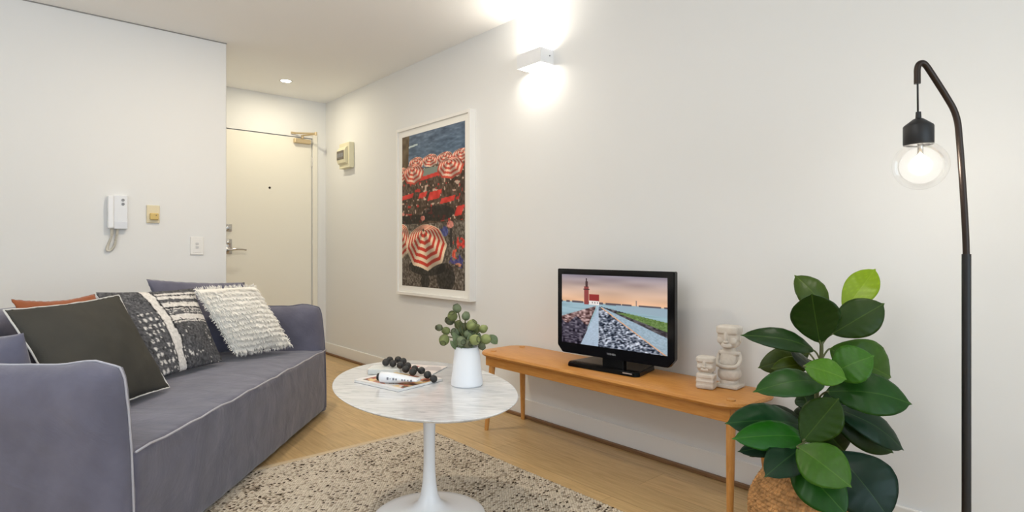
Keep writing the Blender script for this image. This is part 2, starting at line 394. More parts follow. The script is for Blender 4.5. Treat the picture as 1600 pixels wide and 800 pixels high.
for sgn in (-1, 1):
    b_ = softbox(ARM, AD, AH, .004, .02, 0)
    for v in b_.verts:
        y, z = v.co.y + AD / 2, v.co.z
        d = min(y, AD - y, AH - z) / .11; f_ = .10 + .90 * math.sqrt(max(0, 1 - (1 - min(1, d)) ** 2))
        s_ = Vector((y * 6 + 5 * sgn, z * 6, sgn * 3.3)); s2 = Vector((y * 26 + z * 18, z * 9 - y * 7, sgn * 8.1 + math.copysign(2, v.co.x)))
        wr = .006 * noise.noise(s_ + Vector((0, 0, math.copysign(4, v.co.x)))) + .0045 * noise.noise(s2) * min(1, z / .3)
        x = v.co.x * f_ + math.copysign(wr * min(1, d * 1.5), v.co.x)
        y2, z2 = arm_outline(y, z); v.co = Vector((x, y2, z2))
    a_ = put('armrest', b_, M['sofa'], (sgn * hl, 0, .016))
    line = [(0, .05 + .1 * k) for k in range(6)] + [(0, .56), (0, .60), (.0, AH)] + [(.05 + .1 * k, AH) for k in range(9)]
    line = [(0, .02 + .03 * k) for k in range(21)] + [(.0, AH)] + [(.02 + .03 * k, AH) for k in range(30)]
    pts = []
    for k, (y, z) in enumerate(line):
        y2, z2 = arm_outline(y, z); q = noise.noise(Vector((k * .37, sgn * 2.2, 0)))
        pts.append((sgn * hl + .003 * q, y2 - (.002 if z < AH else 0), z2 + .016 + (.002 + .0025 * noise.noise(Vector((k * .9, 5, sgn))) if z >= AH - .001 else 0)))
    b_ = bmesh.new(); tube(b_, pts, .0036, 6); smooth(obj('piping', b_, M['sofapipe'] if sgn < 0 else M['sofa'], a_))
b_ = bmesh.new(); xe = hl - .006; pl = [(-xe + 2 * xe * i / 24, -.004 + .003 * math.sin(i * 1.3), .386 + .003 * math.sin(i * 2.1)) for i in range(25)]
tube(b_, pl, .004, 6); smooth(obj('seat_piping', b_, M['sofapipe'], sofa))
for sx in (-1, 1):
    for y_ in (.07, .88): box('foot', sx * (hl - .1) - .03, sx * (hl - .1) + .03, y_ - .03, y_ + .03, 0, .03, M['blackmat'], sofa)

# ------------------------------------------------------------------ cushions
def pillow(name, TL, TR, BR, BL, puff, m, label, n=40, pinch=.05, ears=.0, colfn=None, pipe=None, seed=0, amp=.006, back=None):
    TL, TR, BR, BL = [np.array(p) for p in (TL, TR, BR, BL)]
    u = np.linspace(0, 1, n); U, V = np.meshgrid(u, u, indexing='ij')
    U2 = .5 + (U - .5) * (1 - pinch * np.sin(np.pi * V)); V2 = .5 + (V - .5) * (1 - pinch * np.sin(np.pi * U))
    U2 = U2[..., None]; V2 = V2[..., None]
    P = (TL * (1 - U2) + TR * U2) * (1 - V2) + (BL * (1 - U2) + BR * U2) * V2
    nn = np.cross(TR - TL, BL - TL); nn = nn / np.linalg.norm(nn)
    if np.dot(nn, np.array([0, 0, CAM_H]) - (TL + BR) / 2) < 0: nn = -nn
    prof = (np.sin(np.pi * U) ** .62) * (np.sin(np.pi * V) ** .62)
    wr = amp * (vn(U * 5 + seed * 9.1, V * 5 + seed) - .5 + .6 * (vn(U * 12 + seed, V * 9 + 4) - .5)) * (prof ** .5) * 2
    F = P + nn * (puff * prof + wr + .002)[..., None]; B = P - nn * (puff * (.95 if back else .75) * prof + .002)[..., None]
    root = thing(name, label, 'cushion', Vector(((BL + BR) / 2).tolist()))
    off = np.array(root.location)
    mf = gridmesh('cover', np.concatenate([F, B[::-1]], 0) - off)
    # stitch the four sides
    if back:
        mf.materials.append(m); mf.materials.append(back)
        mi = np.zeros((2 * n - 1, n - 1), int); mi[n:] = 1; mf.polygons.foreach_set('material_index', mi.ravel())
    bmx = bmesh.new(); bmx.from_mesh(mf)
    if colfn is not None:
        lay = bmx.verts.layers.float_color.new('Col')
        cols = lin(np.clip(np.concatenate([colfn(U, V), colfn(U, V)[::-1]], 0), 0, 255)).reshape(-1, 3)
        bmx.verts.ensure_lookup_table()
        for i, v in enumerate(bmx.verts): v[lay] = (*cols[i], 1)
    bmesh.ops.remove_doubles(bmx, verts=bmx.verts, dist=.0047)
    bmesh.ops.holes_fill(bmx, edges=[e for e in bmx.edges if e.is_boundary])
    bmesh.ops.recalc_face_normals(bmx, faces=bmx.faces)
    bmx.to_mesh(mf); bmx.free()
    smooth(obj('cover', mf, m, root))
    rim = np.concatenate([P[:, 0], P[-1, 1:], P[-2::-1, -1], P[0, -2:0:-1]], 0) - off
    if pipe:
        b = bmesh.new(); tube(b, [Vector(p.tolist()) + Vector((0, 0, .003 * noise.noise(Vector((k * .25, seed, 0))))) for k, p in enumerate(rim)], .0034, 6, closed=True); smooth(obj('piping', b, pipe, root))
    return root, (F - off), nn, (TL - off, TR - off, BR - off, BL - off)

pillow('sofa_cushion', S(1.915, -1.88, .738), S(1.91, -1.60, .722), S(1.905, -1.49, .425), S(1.905, -1.84, .425), .085, M['sofa'], 'dusty purple back cushion tucked between sofa arm and the charcoal cushion', seed=1, pinch=.14)
pillow('velvet_cushion', S(3.00, -1.885, .842), S(3.44, -1.58, .80), S(3.40, -1.45, .42), S(2.98, -1.72, .42), .05, M['sofa'], 'slate purple velvet cushion standing behind the white fringed cushion', seed=2)
pillow('velvet_cushion', S(2.19, -1.885, .808), S(2.57, -1.84, .80), S(2.60, -1.70, .43), S(2.19, -1.72, .43), .04, M['terra'], 'terracotta velvet cushion peeking over the top of the charcoal cushion', seed=3, pinch=.1)
pillow('piped_cushion', S(1.99, -1.738, .788), S(2.54, -1.715, .796), S(2.43, -1.43, .42), S(1.90, -1.44, .42), .075, M['charcoal'], 'large charcoal linen cushion with pale piped edge, beside the sofa arm', pipe=M['pipe2'], seed=4, back=M['pipe2'])

def pattern(U, V):
    g = vn(U * 90, V * 90); fine = vn(U * 160, V * 60)
    base = np.stack([60 + 52 * fine, 60 + 52 * fine, 63 + 52 * fine], -1)
    white = np.stack([214 + 0 * U, 210 + 0 * U, 206 + 0 * U], -1); dark = np.stack([42 + 0 * U, 43 + 0 * U, 47 + 0 * U], -1)
    out = base.copy()
    def paint(mask, c): out[mask] = c[mask]
    s0 = .46 + .01 * np.sin(V * 20)
    right = U > s0
    vv = V + .03 * (U - .5) + .006 * (vn(U * 14, V * 14) - .5)
    paint(right & (vv < .07), base)
    for a, b_ in ((.07, .10), (.12, .17), (.22, .29), (.315, .328), (.345, .352), (.37, .376), (.40, .47), (.485, .50)): paint(right & (vv > a) & (vv < b_) & (g > .1), white)
    for a, b_ in ((.10, .12), (.29, .315), (.47, .485)): paint(right & (vv > a) & (vv < b_), dark)
    paint(right & (vv > .5) & (fine > .8) & (vn(U * 7, V * 7) > .55), white)
    strip = (U > .36) & (U < s0); paint(strip, white); paint(((U > .345) & (U < .362)) | (np.abs(U - s0) < .008), dark)
    left = U < .345
    ck = (np.sin(U * 130) > 0.1) & (np.sin(V * 80) > -.1) & (V > .33) & (vn(U * 60, V * 40) > .35); paint(left & ck & (U > .12), white)
    return out + (g[..., None] - .5) * 46
pillow('woven_cushion', S(2.60, -1.86, .803), S(3.07, -1.68, .79), S(2.985, -1.482, .42), S(2.54, -1.57, .42), .065, M['pattern'], 'black and white woven cushion of mixed stripe patterns', n=150, colfn=pattern, seed=5)

root, F, nn, cor = pillow('fringed_cushion', S(3.02, -1.645, .788), S(3.36, -1.49, .782), S(3.375, -1.285, .440), S(3.085, -1.465, .437), .055, M['fringe'], 'white cotton cushion with rows of shaggy fringe', seed=6, pinch=.02)
rnd = random.Random(4); b = bmesh.new(); nF = F.shape[0]; nv = Vector(nn.tolist())
def fp(u, v):
    x = max(0, min(.9999, u)) * (nF - 1); y = max(0, min(.9999, v)) * (nF - 1); i, j = int(x), int(y); fx, fy = x - i, y - j
    return Vector(((F[i, j] * (1 - fx) + F[i + 1, j] * fx) * (1 - fy) + (F[i, j + 1] * (1 - fx) + F[i + 1, j + 1] * fx) * fy).tolist())
def tuft(p0, d, side, out, ln, w_):
    q = [p0 - side * w_, p0 + side * w_]; mid = p0 + d * ln * .55 + out * ln * .22; end = p0 + d * ln + out * ln * .10
    v = [b.verts.new(x) for x in (q[0], q[1], mid + side * w_ * .9, mid - side * w_ * .9, end)]
    b.faces.new((v[0], v[1], v[2], v[3])); b.faces.new((v[3], v[2], v[4]))
for r_ in range(13):
    v0 = .012 + r_ / 13.0
    for k in range(130):
        u0 = (k + rnd.random()) / 130; vv = v0 + rnd.uniform(-.008, .008) + .01 * math.sin(u0 * 9 + r_)
        p0 = fp(u0, vv); dn = (fp(u0, min(.999, vv + .03)) - fp(u0, max(0, vv - .03))).normalized(); sd = dn.cross(nv).normalized()
        dn = (dn + sd * rnd.uniform(-.45, .45)).normalized()
        tuft(p0, dn, sd, nv, rnd.uniform(.026, .05), rnd.uniform(.0018, .003))
for (a, c) in ((0, 1), (1, 2), (2, 3), (3, 0)):
    A, B_ = Vector(cor[a].tolist()), Vector(cor[c].tolist()); ctr = sum((Vector(x.tolist()) for x in cor), Vector()) / 4
    for k in range(110):
        p0 = A.lerp(B_, rnd.random()); e = (B_ - A).normalized(); o_ = (p0 - ctr); o_ = (o_ - e * o_.dot(e)).normalized()
        dn = (o_ + e * rnd.uniform(-.6, .6) + nv * rnd.uniform(-.3, .3)).normalized(); tuft(p0 - o_ * .004, dn, e, nv, rnd.uniform(.012, .026), .002)
fr = obj('fringe', b, M['fringe'], root); fr['kind'] = 'stuff'

# ------------------------------------------------------------------ rug
def rug():
    x0, x1, y0, y1 = .40, 1.765, .95, 2.735
    root = thing('rug', 'cream and brown flecked chunky woven rug with beige bound edge', 'rug', ((x0 + x1) / 2, (y0 + y1) / 2, 0))
    ox, oy = root.location.x, root.location.y
    box('backing', x0 - ox, x1 - ox, y0 - oy, y1 - oy, 0, .006, mat('rug_backing', (176, 158, 132), .95), root)
    bmx = bmesh.new(); add_box(bmx, x0 - ox, x1 - ox, y1 - oy - .028, y1 - oy + .002, 0, .0105, .004, 2)
    obj('binding', bmx, mat('rug_binding', (205, 184, 152), .9, bump=(200, .3, .002)), root)
    rs = np.random.RandomState(8); dx, dy = .0118, .0074
    nx, ny = int((x1 - x0) / dx), int((y1 - .03 - y0) / dy)
    I, J = np.meshgrid(np.arange(nx), np.arange(ny), indexing='ij')
    cx = x0 - ox + (I + .5 + .5 * (J % 2)) * dx + rs.uniform(-.0016, .0016, I.shape); cy = y0 - oy + (J + .5) * dy + rs.uniform(-.0008, .0008, I.shape)
    X = np.array([-.5, -.2, .2, .5]) * dx * 1.02; Y = np.array([-.5, 0, .5]) * dy * 1.04
    Zs = np.array([[.2, .65, .2], [.55, 1, .55], [.55, 1, .55], [.2, .65, .2]])
    hgt = rs.uniform(.0040, .0068, I.shape)
    skew = rs.uniform(-.12, .12, I.shape) + .12
    V = np.zeros(I.shape + (4, 3, 3))
    V[..., 0] = cx[..., None, None] + X[:, None]; V[..., 1] = cy[..., None, None] + Y[None, :] + skew[..., None, None] * X[:, None]
    V[..., 2] = .005 + hgt[..., None, None] * Zs
    N = I.size; V = V.reshape(-1, 3)
    loc = np.array([[a * 3 + b_, (a + 1) * 3 + b_, (a + 1) * 3 + b_ + 1, a * 3 + b_ + 1] for a in range(3) for b_ in range(2)])
    Fc = (np.arange(N)[:, None, None] * 12 + loc[None]).reshape(-1, 4)
    me = bpy.data.meshes.new('weave'); me.from_pydata(V.tolist(), [], Fc.tolist())
    gx = cx + ox; gy = cy + oy
    band = vn(gx * 5 + 3, gy * 16) * .6 + vn(gx * 14, gy * 5 + 9) * .4
    r1 = rs.rand(*I.shape); t = rs.rand(*I.shape)
    col = np.stack([210 + 22 * (t - .5), 198 + 22 * (t - .5), 180 + 22 * (t - .5)], -1)
    dk = r1 < .05 + .20 * np.clip(band - .42, 0, 1); gr = (r1 > .84) | ((r1 > .66) & (band > .6))
    col[gr] = np.array([166, 152, 134]) + (t[gr][:, None] - .5) * 30; col[dk] = np.array([80, 68, 58]) + (t[dk][:, None] - .5) * 50
    # flecks run on for a second stitch now and then
    setcol(me, np.repeat(col.reshape(-1, 3), 12, 0))
    o = smooth(obj('weave', me, colmat('rug_wool', .95, spec=.1, bump=(400, .4, .002)), root)); o['kind'] = 'stuff'
rug()

# ------------------------------------------------------------------ tulip table
TX, TY, TZ = 1.174, 1.846, .495
tb = thing('tulip_table', 'oval white marble coffee table on a white flared pedestal', 'table', (TX, TY, .0145), R(-104.5 + 180))
def oval(a, b_, prof, n=96):
    bmx = bmesh.new(); rings = []
    for k_, z in prof:
        rings.append([bmx.verts.new(((a + k_) * math.cos(2 * math.pi * i / n), (b_ + k_) * math.sin(2 * math.pi * i / n), z)) for i in range(n)])
    for p, q in zip(rings, rings[1:]):
        for i in range(n): bmx.faces.new((p[i], p[(i + 1) % n], q[(i + 1) % n], q[i]))
    bmx.faces.new(rings[0][::-1]); bmx.faces.new(rings[-1]); return bmx
zt = TZ - .0145
smooth(obj('tabletop', oval(.494, .312, [(-.045, zt - .018), (-.012, zt - .011), (-.002, zt - .005), (0, zt - .002), (-.002, zt)]), M['marble'], tb), 35)
def pedestal():
    prof = [(.203, 0), (.205, .004), (.198, .009), (.17, .014), (.13, .02), (.09, .028), (.06, .04), (.042, .058), (.031, .085), (.0245, .13), (.0215, .19), (.021, .26), (.022, .33), (.026, .39), (.034, .425), (.05, .45), (.075, zt - .018), (.08, zt - .014)]
    sh = Matrix.Rotation(-R(-104.5 + 180), 3, 'Z') @ Vector((.03 * cc - .018 * cs, -.03 * cs - .018 * cc, 0))
    bmx = bmesh.new(); lathe(bmx, prof, 64, Matrix.Translation(sh)); return bmx
smooth(obj('pedestal', pedestal(), M['white'], tb), 60)

# vase
vp = Vector((1.293, 1.727, TZ))
va = thing('vase', 'white tapered ceramic vase holding gumnut sprigs', 'vase', vp)
bmx = bmesh.new(); lathe(bmx, [(0, 0), (.054, 0), (.0585, .004), (.0585, .012), (.054, .05), (.049, .1), (.0455, .135), (.0445, .142), (.0425, .143), (.041, .139), (.044, .1), (.05, .03), (0, .02)], 48)
smooth(obj('vessel', bmx, mat('matt_white_ceramic', (236, 237, 240), .45), va), 40)

# gumnut sprigs
GZ = vp.x * cs + vp.y * cc                 # depth of the vase
def gumnut(bmx, p, axis, r):
    b_ = bmesh.new(); lathe(b_, [(0, -1.0), (.42, -.97), (.78, -.72), (.98, -.28), (1.0, .12), (.86, .55), (.66, .85), (.6, 1.0), (.5, 1.03), (.42, .86), (0, .8)], 18)
    q = Vector(axis).normalized().to_track_quat('Z', 'Y').to_matrix().to_4x4()
    merge(bmx, b_, Matrix.Translation(p) @ q @ Matrix.Scale(r, 4))
def sprig(label, nuts, leaves, lean):
    root = thing('gumnut_sprig', label, 'sprig', vp + Vector((0, 0, .025)), 0, None); o0 = Vector(root.location)
    neck = vp + Vector((lean[0] * .02, lean[1] * .02, .152)); foot = vp + Vector((lean[0] * .02, lean[1] * .02, .03))
    bs = bmesh.new(); mids = []
    for i, (px, py, dd, ax, r, shade) in enumerate(nuts):
        p = at(px, py, GZ + dd); a = Vector(ax); e = p - a.normalized() * r * .95
        mid = neck.lerp(e, .5) + Vector((0, 0, .008))
        tube(bs, [x - o0 for x in smoothline([foot, neck, mid, e], 5)], .0022, 6)
        bg = bmesh.new(); gumnut(bg, p - o0, a, r); me = bpy.data.meshes.new('gumnut'); bg.to_mesh(me); bg.free()
        co = np.array([v.co[:] for v in me.vertices]); nz = vn(co[:, 0] * 90 + i * 9, co[:, 2] * 90 + co[:, 1] * 60)
        axn = np.array(a.normalized()); h_ = (co - np.array(p - o0)) @ axn / r
        base = np.array([(120, 128, 78), (112, 122, 92), (138, 146, 92), (96, 100, 74)][shade], float)
        col = base[None] * (.82 + .3 * nz[:, None]); col[h_ > .93] *= .62
        setcol(me, col); smooth(obj('gumnut', me, M['gum'], root), 50)
    smooth(obj('stem', bs, M['stem'], root))
    for (bx, by, tx, ty, w_, dd) in leaves:
        leaf_mesh('leaf', at(bx, by, GZ + dd), at(tx, ty, GZ + dd - .005), w_ / 910 * GZ, .01, (Vector((0, 0, CAM_H)) - vp).normalized() + Vector((0, 0, .4)), (98, 112, 80), root)

def leaf_mesh(name, base, tip, width, droop, facing, color, root, fold=.12, petiole=None, curl=0.0, nose=.55):
    base, tip = Vector(base), Vector(tip); a = tip - base; Ln = a.length; an = a.normalized()
    n_ = Vector(facing); n_ = (n_ - an * n_.dot(an)).normalized(); s_ = an.cross(n_)
    nu, nw = 24, 22; P = np.zeros((nu + 1, nw + 1, 3)); col = np.zeros((nu + 1, nw + 1, 3)); rl = np.array(root.location)
    c = np.array(color, float)
    for i in range(nu + 1):
        t = i / nu
        wv = max(math.sin(math.pi * min(1, t / .965) ** 1.12), 0) ** .66; wv = max(wv, .035 * (1 - t) / .04 if t > .9 else 0)
        for j in range(nw + 1):
            w_ = 2 * j / nw - 1; w_ = math.copysign(abs(w_) ** 1.7, w_)
            p = base + a * t + n_ * (droop * math.sin(math.pi * t) + fold * width * .5 * abs(w_) * wv - curl * width * w_ * w_ * wv * .5) + s_ * (w_ * wv * width / 2)
            p += n_ * (.012 * width * math.sin(t * 40 - abs(w_) * 6) * abs(w_) * wv)
            P[i, j] = np.array(p) - rl
            rib = .62 * math.exp(-(w_ * wv * width / .0017) ** 2)
            vein = max(0, math.sin(t * 46 - abs(w_) * 9)) ** 10 * .10
            col[i, j] = c * (1 + vein) * (1 - rib) + (c * .55 + np.array([74, 84, 40])) * rib
    me = gridmesh(name, P); setcol(me, col.reshape(-1, 3)); o = smooth(obj(name, me, M['leafpaint'], root))
    sm = o.modifiers.new('thickness', 'SOLIDIFY'); sm.thickness = .0012; return o

sprig('gumnut sprig carrying the topmost pod above the white vase', [(714, 482, .02, (-.3, .2, 1), .0165, 1), (707, 494, .0, (-.4, -.3, .6), .0185, 0), (703, 501, .03, (-.9, .2, .3), .017, 3), (717, 508, .04, (-.1, .5, .9), .017, 0), (711, 520, .01, (-.6, -.2, .6), .0165, 1)], [(716, 540, 707, 518, 10, .0), (720, 536, 724, 504, 12, .03)], (-.3, .4))
sprig('gumnut sprig with a pale grey-green pod standing high in the middle', [(728, 494, .01, (.4, .2, .9), .0155, 1), (737, 508, -.01, (.3, -.5, .7), .0195, 2), (727, 512, .03, (.1, .3, 1), .017, 3), (744, 514, .03, (.6, .3, .7), .017, 0), (732, 522, .0, (.1, -.6, .7), .016, 1)], [(726, 540, 733, 512, 13, .02), (735, 540, 741, 518, 12, .02)], (.1, .5))
sprig('gumnut sprig drooping over the vase edge on the sofa side', [(686, 512, .0, (-1, .1, .15), .013, 3), (694, 531, -.02, (-.6, -.5, -.5), .0195, 0), (697, 517, .01, (-.5, .4, .2), .015, 0)], [(714, 543, 709, 522, 9, -.02), (712, 546, 703, 532, 8, -.02)], (-.8, .2))
sprig('gumnut sprig at the front with pods resting on the vase rim', [(721, 533, -.05, (-.2, -1, -.1), .0175, 1), (742, 531, -.05, (.2, -1, .2), .0195, 2), (731, 537, -.045, (0, -1, .1), .0165, 3)], [(726, 546, 715, 524, 15, -.03), (736, 545, 734, 520, 12, -.03)], (0, -.8))
sprig('gumnut sprig reaching toward the wooden bench with one pointed leaf', [(755, 514, .01, (.9, .1, .3), .0155, 2), (759, 530, -.01, (.7, -.5, .1), .019, 2), (753, 541, -.02, (.3, -.5, -.7), .0135, 3)], [(762, 524, 777, 538, 14, .0), (742, 540, 750, 520, 16, .02)], (.8, 0))

# magazines
A1, B1 = atz(553, 595.5, TZ + .004), atz(622, 611, TZ + .004)
def magazine(label, corner, ux, uy, wd, ht, th, fn, z, rz_name=None):
    ux = Vector(ux).normalized(); uy = Vector((-ux.y, ux.x, 0))
    if uy.dot(Vector(uy)) < 0: uy = -uy
    root = thing('magazine', label, 'magazine', (corner[0], corner[1], z), math.atan2(ux.y, ux.x))
    bmx = bmesh.new(); add_box(bmx, .001, wd - .001, .001, ht - .001, .0006, th - .0008); obj('pages', bmx, M['whitepaper'], root)
    # cover, folded around the spine
    pts = []
    bmx = bmesh.new(); add_box(bmx, 0, wd, 0, ht, 0, .0006); obj('back_cover', bmx, mat('navy_back_cover', (52, 60, 84), .35), root)
    u = np.linspace(0, 1, 60); U, V = np.meshgrid(u, u, indexing='ij'); P = np.zeros(U.shape + (3,))
    P[..., 0] = U * wd; P[..., 1] = (1 - V) * ht; P[..., 2] = th + .0012 * np.sin(U * 3.1) * np.sin(V * 3)
    me = gridmesh('cover', P); setcol(me, fn(U, V).reshape(-1, 3)); smooth(obj('cover', me, M['paper'], root)); return root
def cover_food(U, V):
    o = np.ones(U.shape + (3,)) * np.array([222, 214, 206.]); n1 = vn(U * 7 + 2, V * 7); n2 = vn(U * 11 + 30, V * 11)
    o[n1 > .42] = (196, 120, 92); o[n1 > .6] = (150, 62, 48); o[(n2 > .62)] = (226, 196, 140); o[(n2 < .25) & (n1 > .3)] = (84, 84, 50)
    bd = (U < .1) | (V > .9); o[bd] = (228, 226, 226); o[(V < .16)] = (232, 226, 222)
    return o
def cover_red(U, V):
    o = np.ones(U.shape + (3,)) * np.array([236, 228, 224.]); n1 = vn(U * 12 + 12, V * 10)
    m_ = (V < .42) & (V > .16) & (n1 > .5) & (U > .12) & (U < .85); o[m_] = (188, 50, 62)
    o[(V > .55) & (vn(U * 5, V * 5) > .5)] = (196, 190, 190); return o
dv = (B1 - A1)
magazine('glossy food magazine under the white tube, food photo cover', A1, dv, None, dv.length, .222, .010, cover_food, TZ)
A2, B2 = atz(668, 590.5, TZ), atz(699, 574, TZ)
magazine('pale magazine with red cover lettering lying behind the beads', A2, B2 - A2, None, (B2 - A2).length, .17, .005, cover_red, TZ)

# white tube with printed lines, pale carton behind
zt0 = TZ + .0118
ta, tb_ = atz(594, 591, zt0 + .014), atz(661, 595, zt0 + .012)
ax = (tb_ - ta); ang = math.atan2(ax.y, ax.x); ln = min(ax.length, .19)
tu = thing('cream_tube', 'white squeeze tube with small grey print lying on the magazine', 'tube', (ta.x, ta.y, zt0), ang)
bmx = bmesh.new(); ringsN = []
n = 24
for i, (x_, ry, rz_) in enumerate([(0, .006, .001), (0.001, .0135, .0135), (.004, .0165, .0165), (.03, .0168, .0165), (.06, .0175, .0145), (.10, .019, .010), (.13, .0205, .006), (.15, .021, .003), (ln - .02, .021, .0016)]):
    ringsN.append([bmx.verts.new((x_, 1.2 * ry * math.cos(2 * math.pi * k / n), 1.22 * .0167 * (1 - .35 * i / 8) + 1.22 * rz_ * math.sin(2 * math.pi * k / n))) for k in range(n)])
zmin = 0
for p, q_ in zip(ringsN, ringsN[1:]):
    for k in range(n): bmx.faces.new((p[k], p[(k + 1) % n], q_[(k + 1) % n], q_[k]))
bmx.faces.new(ringsN[0][::-1]); bmx.faces.new(ringsN[-1]); bmesh.ops.recalc_face_normals(bmx, faces=bmx.faces)
smooth(obj('tube_body', bmx, M['plastic'], tu), 50)
bmx = bmesh.new(); lathe(bmx, [(.009, -.011), (.0135, -.009), (.0135, 0), (.009, .002)], 24, Matrix.Translation((0, 0, .0195)) @ Matrix.Rotation(R(90), 4, 'Y'))
smooth(obj('cap', bmx, M['blackmat'], tu), 40)
bmx = bmesh.new(); rr = random.Random(2)
for k in range(9):
    x_ = .035 + k * .0115; 
    if k == 4: continue
    hgt = rr.uniform(.006, .013); yy = -.0206 - .0042 * (x_ / .15); zc = 1.22 * .0167 * (1 - .35 * x_ / .17)
    add_box(bmx, x_, x_ + rr.uniform(.003, .006), yy - .0012, yy + .004, zc - hgt / 2 + .002, zc + hgt / 2 - .002)
obj('print', bmx, M['ink'], tu)
q = atz(573, 585.5, TZ)
bx_ = thing('carton', 'small pale carton lying flat behind the white tube', 'carton', (q.x, q.y, TZ + .0005), R(-43))
box('carton_body', .004, .135, 0, .085, .0, .022, mat('pale_carton', (214, 216, 212), .5), bx_, bev=.003)
box('carton_flap', 0, .0038, .002, .083, .002, .020, mat('carton_end', (226, 216, 206), .5), bx_, bev=.001)

# bead garland: pixel-free run of bead centres over the books
bd = thing('bead_garland', 'string of chunky black wooden beads heaped on the magazines', 'beads', (1.17, 1.97, TZ + .01))
run = [(603, 566), (609, 562.5), (614, 568), (622, 562), (630, 564.5), (625.5, 570.5), (637, 571.5), (634, 577), (648, 576.5), (645, 581), (658.5, 579), (668, 585.5), (677.5, 592)]
lift = [.0392, .0392, .0392, .0392, .0392, .0392, .0345, .0305, .0295, .029, .029, .0285, .0158]
pts = [atz(px, py, TZ + z_) for (px, py), z_ in zip(run, lift)]
o0 = Vector(bd.location)
bmx = bmesh.new(); tube(bmx, [p - o0 for p in smoothline(pts, 4)], .0016, 6); obj('string', bmx, M['blackmat'], bd)
for i, p in enumerate(pts):
    bmx = bmesh.new(); bmesh.ops.create_icosphere(bmx, subdivisions=3, radius=.0145 if i else .0152)
    for v in bmx.verts: v.co *= 1 + .05 * noise.noise(v.co * 130 + Vector((i * 5, 0, 0)))
    bmesh.ops.translate(bmx, verts=bmx.verts, vec=p - o0); smooth(obj('bead', bmx, M['bead'], bd))

# ------------------------------------------------------------------ bench
def bench():
    X0, X1, Y0, Y1 = 1.985, 2.325, 1.035, 2.575; zt, th = .432, .026; cx, cy = (X0 + X1) / 2, (Y0 + Y1) / 2
    root = thing('low_bench', 'long honey oak bench with tapered legs carrying the TV', 'bench', (cx, cy, 0))
    hx, hy, r = (X1 - X0) / 2, (Y1 - Y0) / 2, .085; out = []
    for qx, qy, a0 in ((1, 1, 0), (-1, 1, 90), (-1, -1, 180), (1, -1, 270)):
        for k in range(13):
            a = R(a0 + 90 * k / 12); x = qx * (hx - r) + r * math.cos(a); y = qy * (hy - r) + r * math.sin(a)
            out.append((x, y))
    bmx = bmesh.new(); rings = []
    for ins, z in ((.016, zt - th), (.004, zt - th + .006), (0, zt - .012), (.004, zt - .003), (.011, zt)):
        ring = []
        for x, y in out:
            bow = .018 * (1 - (x / hx) ** 2) * math.copysign(1, y) * max(0, (abs(y) - hy + r) / r) - .006 * math.copysign(1, y)
            ring.append(bmx.verts.new((x * (1 - ins / hx), (y + bow) * (1 - ins / hy), z)))
        rings.append(ring)
    nn_ = len(out)
    for p, q in zip(rings, rings[1:]):
        for i in range(nn_): bmx.faces.new((p[i], p[(i + 1) % nn_], q[(i + 1) % nn_], q[i]))
    bmx.faces.new(rings[0][::-1]); bmx.faces.new(rings[-1]); smooth(obj('top', bmx, M['bench'], root), 40)
    for x in (-hx + .035, hx - .053): box('rail', x, x + .018, -hy + .05, hy - .05, zt - th - .052, zt - th + .001, M['bench'], root, bev=.002)
    for y in (-hy + .05, hy - .068): box('end_rail', -hx + .05, hx - .05, y, y + .018, zt - th - .052, zt - th + .001, M['bench'], root, bev=.002)
    for (tx, ty, fx, fy) in ((2.048, 1.095, 1.992, 1.07), (2.262, 1.095, 2.300, 1.07), (2.048, 2.49, 2.012, 2.508), (2.262, 2.49, 2.300, 2.525)):
        t, f_ = Vector((tx - cx, ty - cy, zt - .004)), Vector((fx - cx, fy - cy, 0)); bmx = bmesh.new()
        tube(bmx, [f_, f_.lerp(t, .02), f_.lerp(t, .5), f_.lerp(t, .86), t], [.0105, .0115, .0155, .0175, .0175], 20)
        for v in bmx.verts: v.co.z = max(v.co.z, 0) if v.co.z < .02 else v.co.z
        smooth(obj('leg', bmx, M['benchleg'], root), 40)
        bmx = bmesh.new(); lathe(bmx, [(.0165, -.004), (.0165, .003), (.014, .0055), (0, .0065)], 24, Matrix.Translation((tx - cx + .006 * (1 if tx < cx else -1) * 0, ty - cy, zt))); smooth(obj('peg', bmx, M['benchleg'], root), 40)
bench()
BZ = .432

# ------------------------------------------------------------------ television
tvx = Vector((.085, -.996, 0)).normalized()
tv = thing('television', 'small black flat-screen TV showing a lighthouse photo on the oak bench', 'television', (2.18, 1.762, BZ + .001), math.atan2(tvx.y, tvx.x))
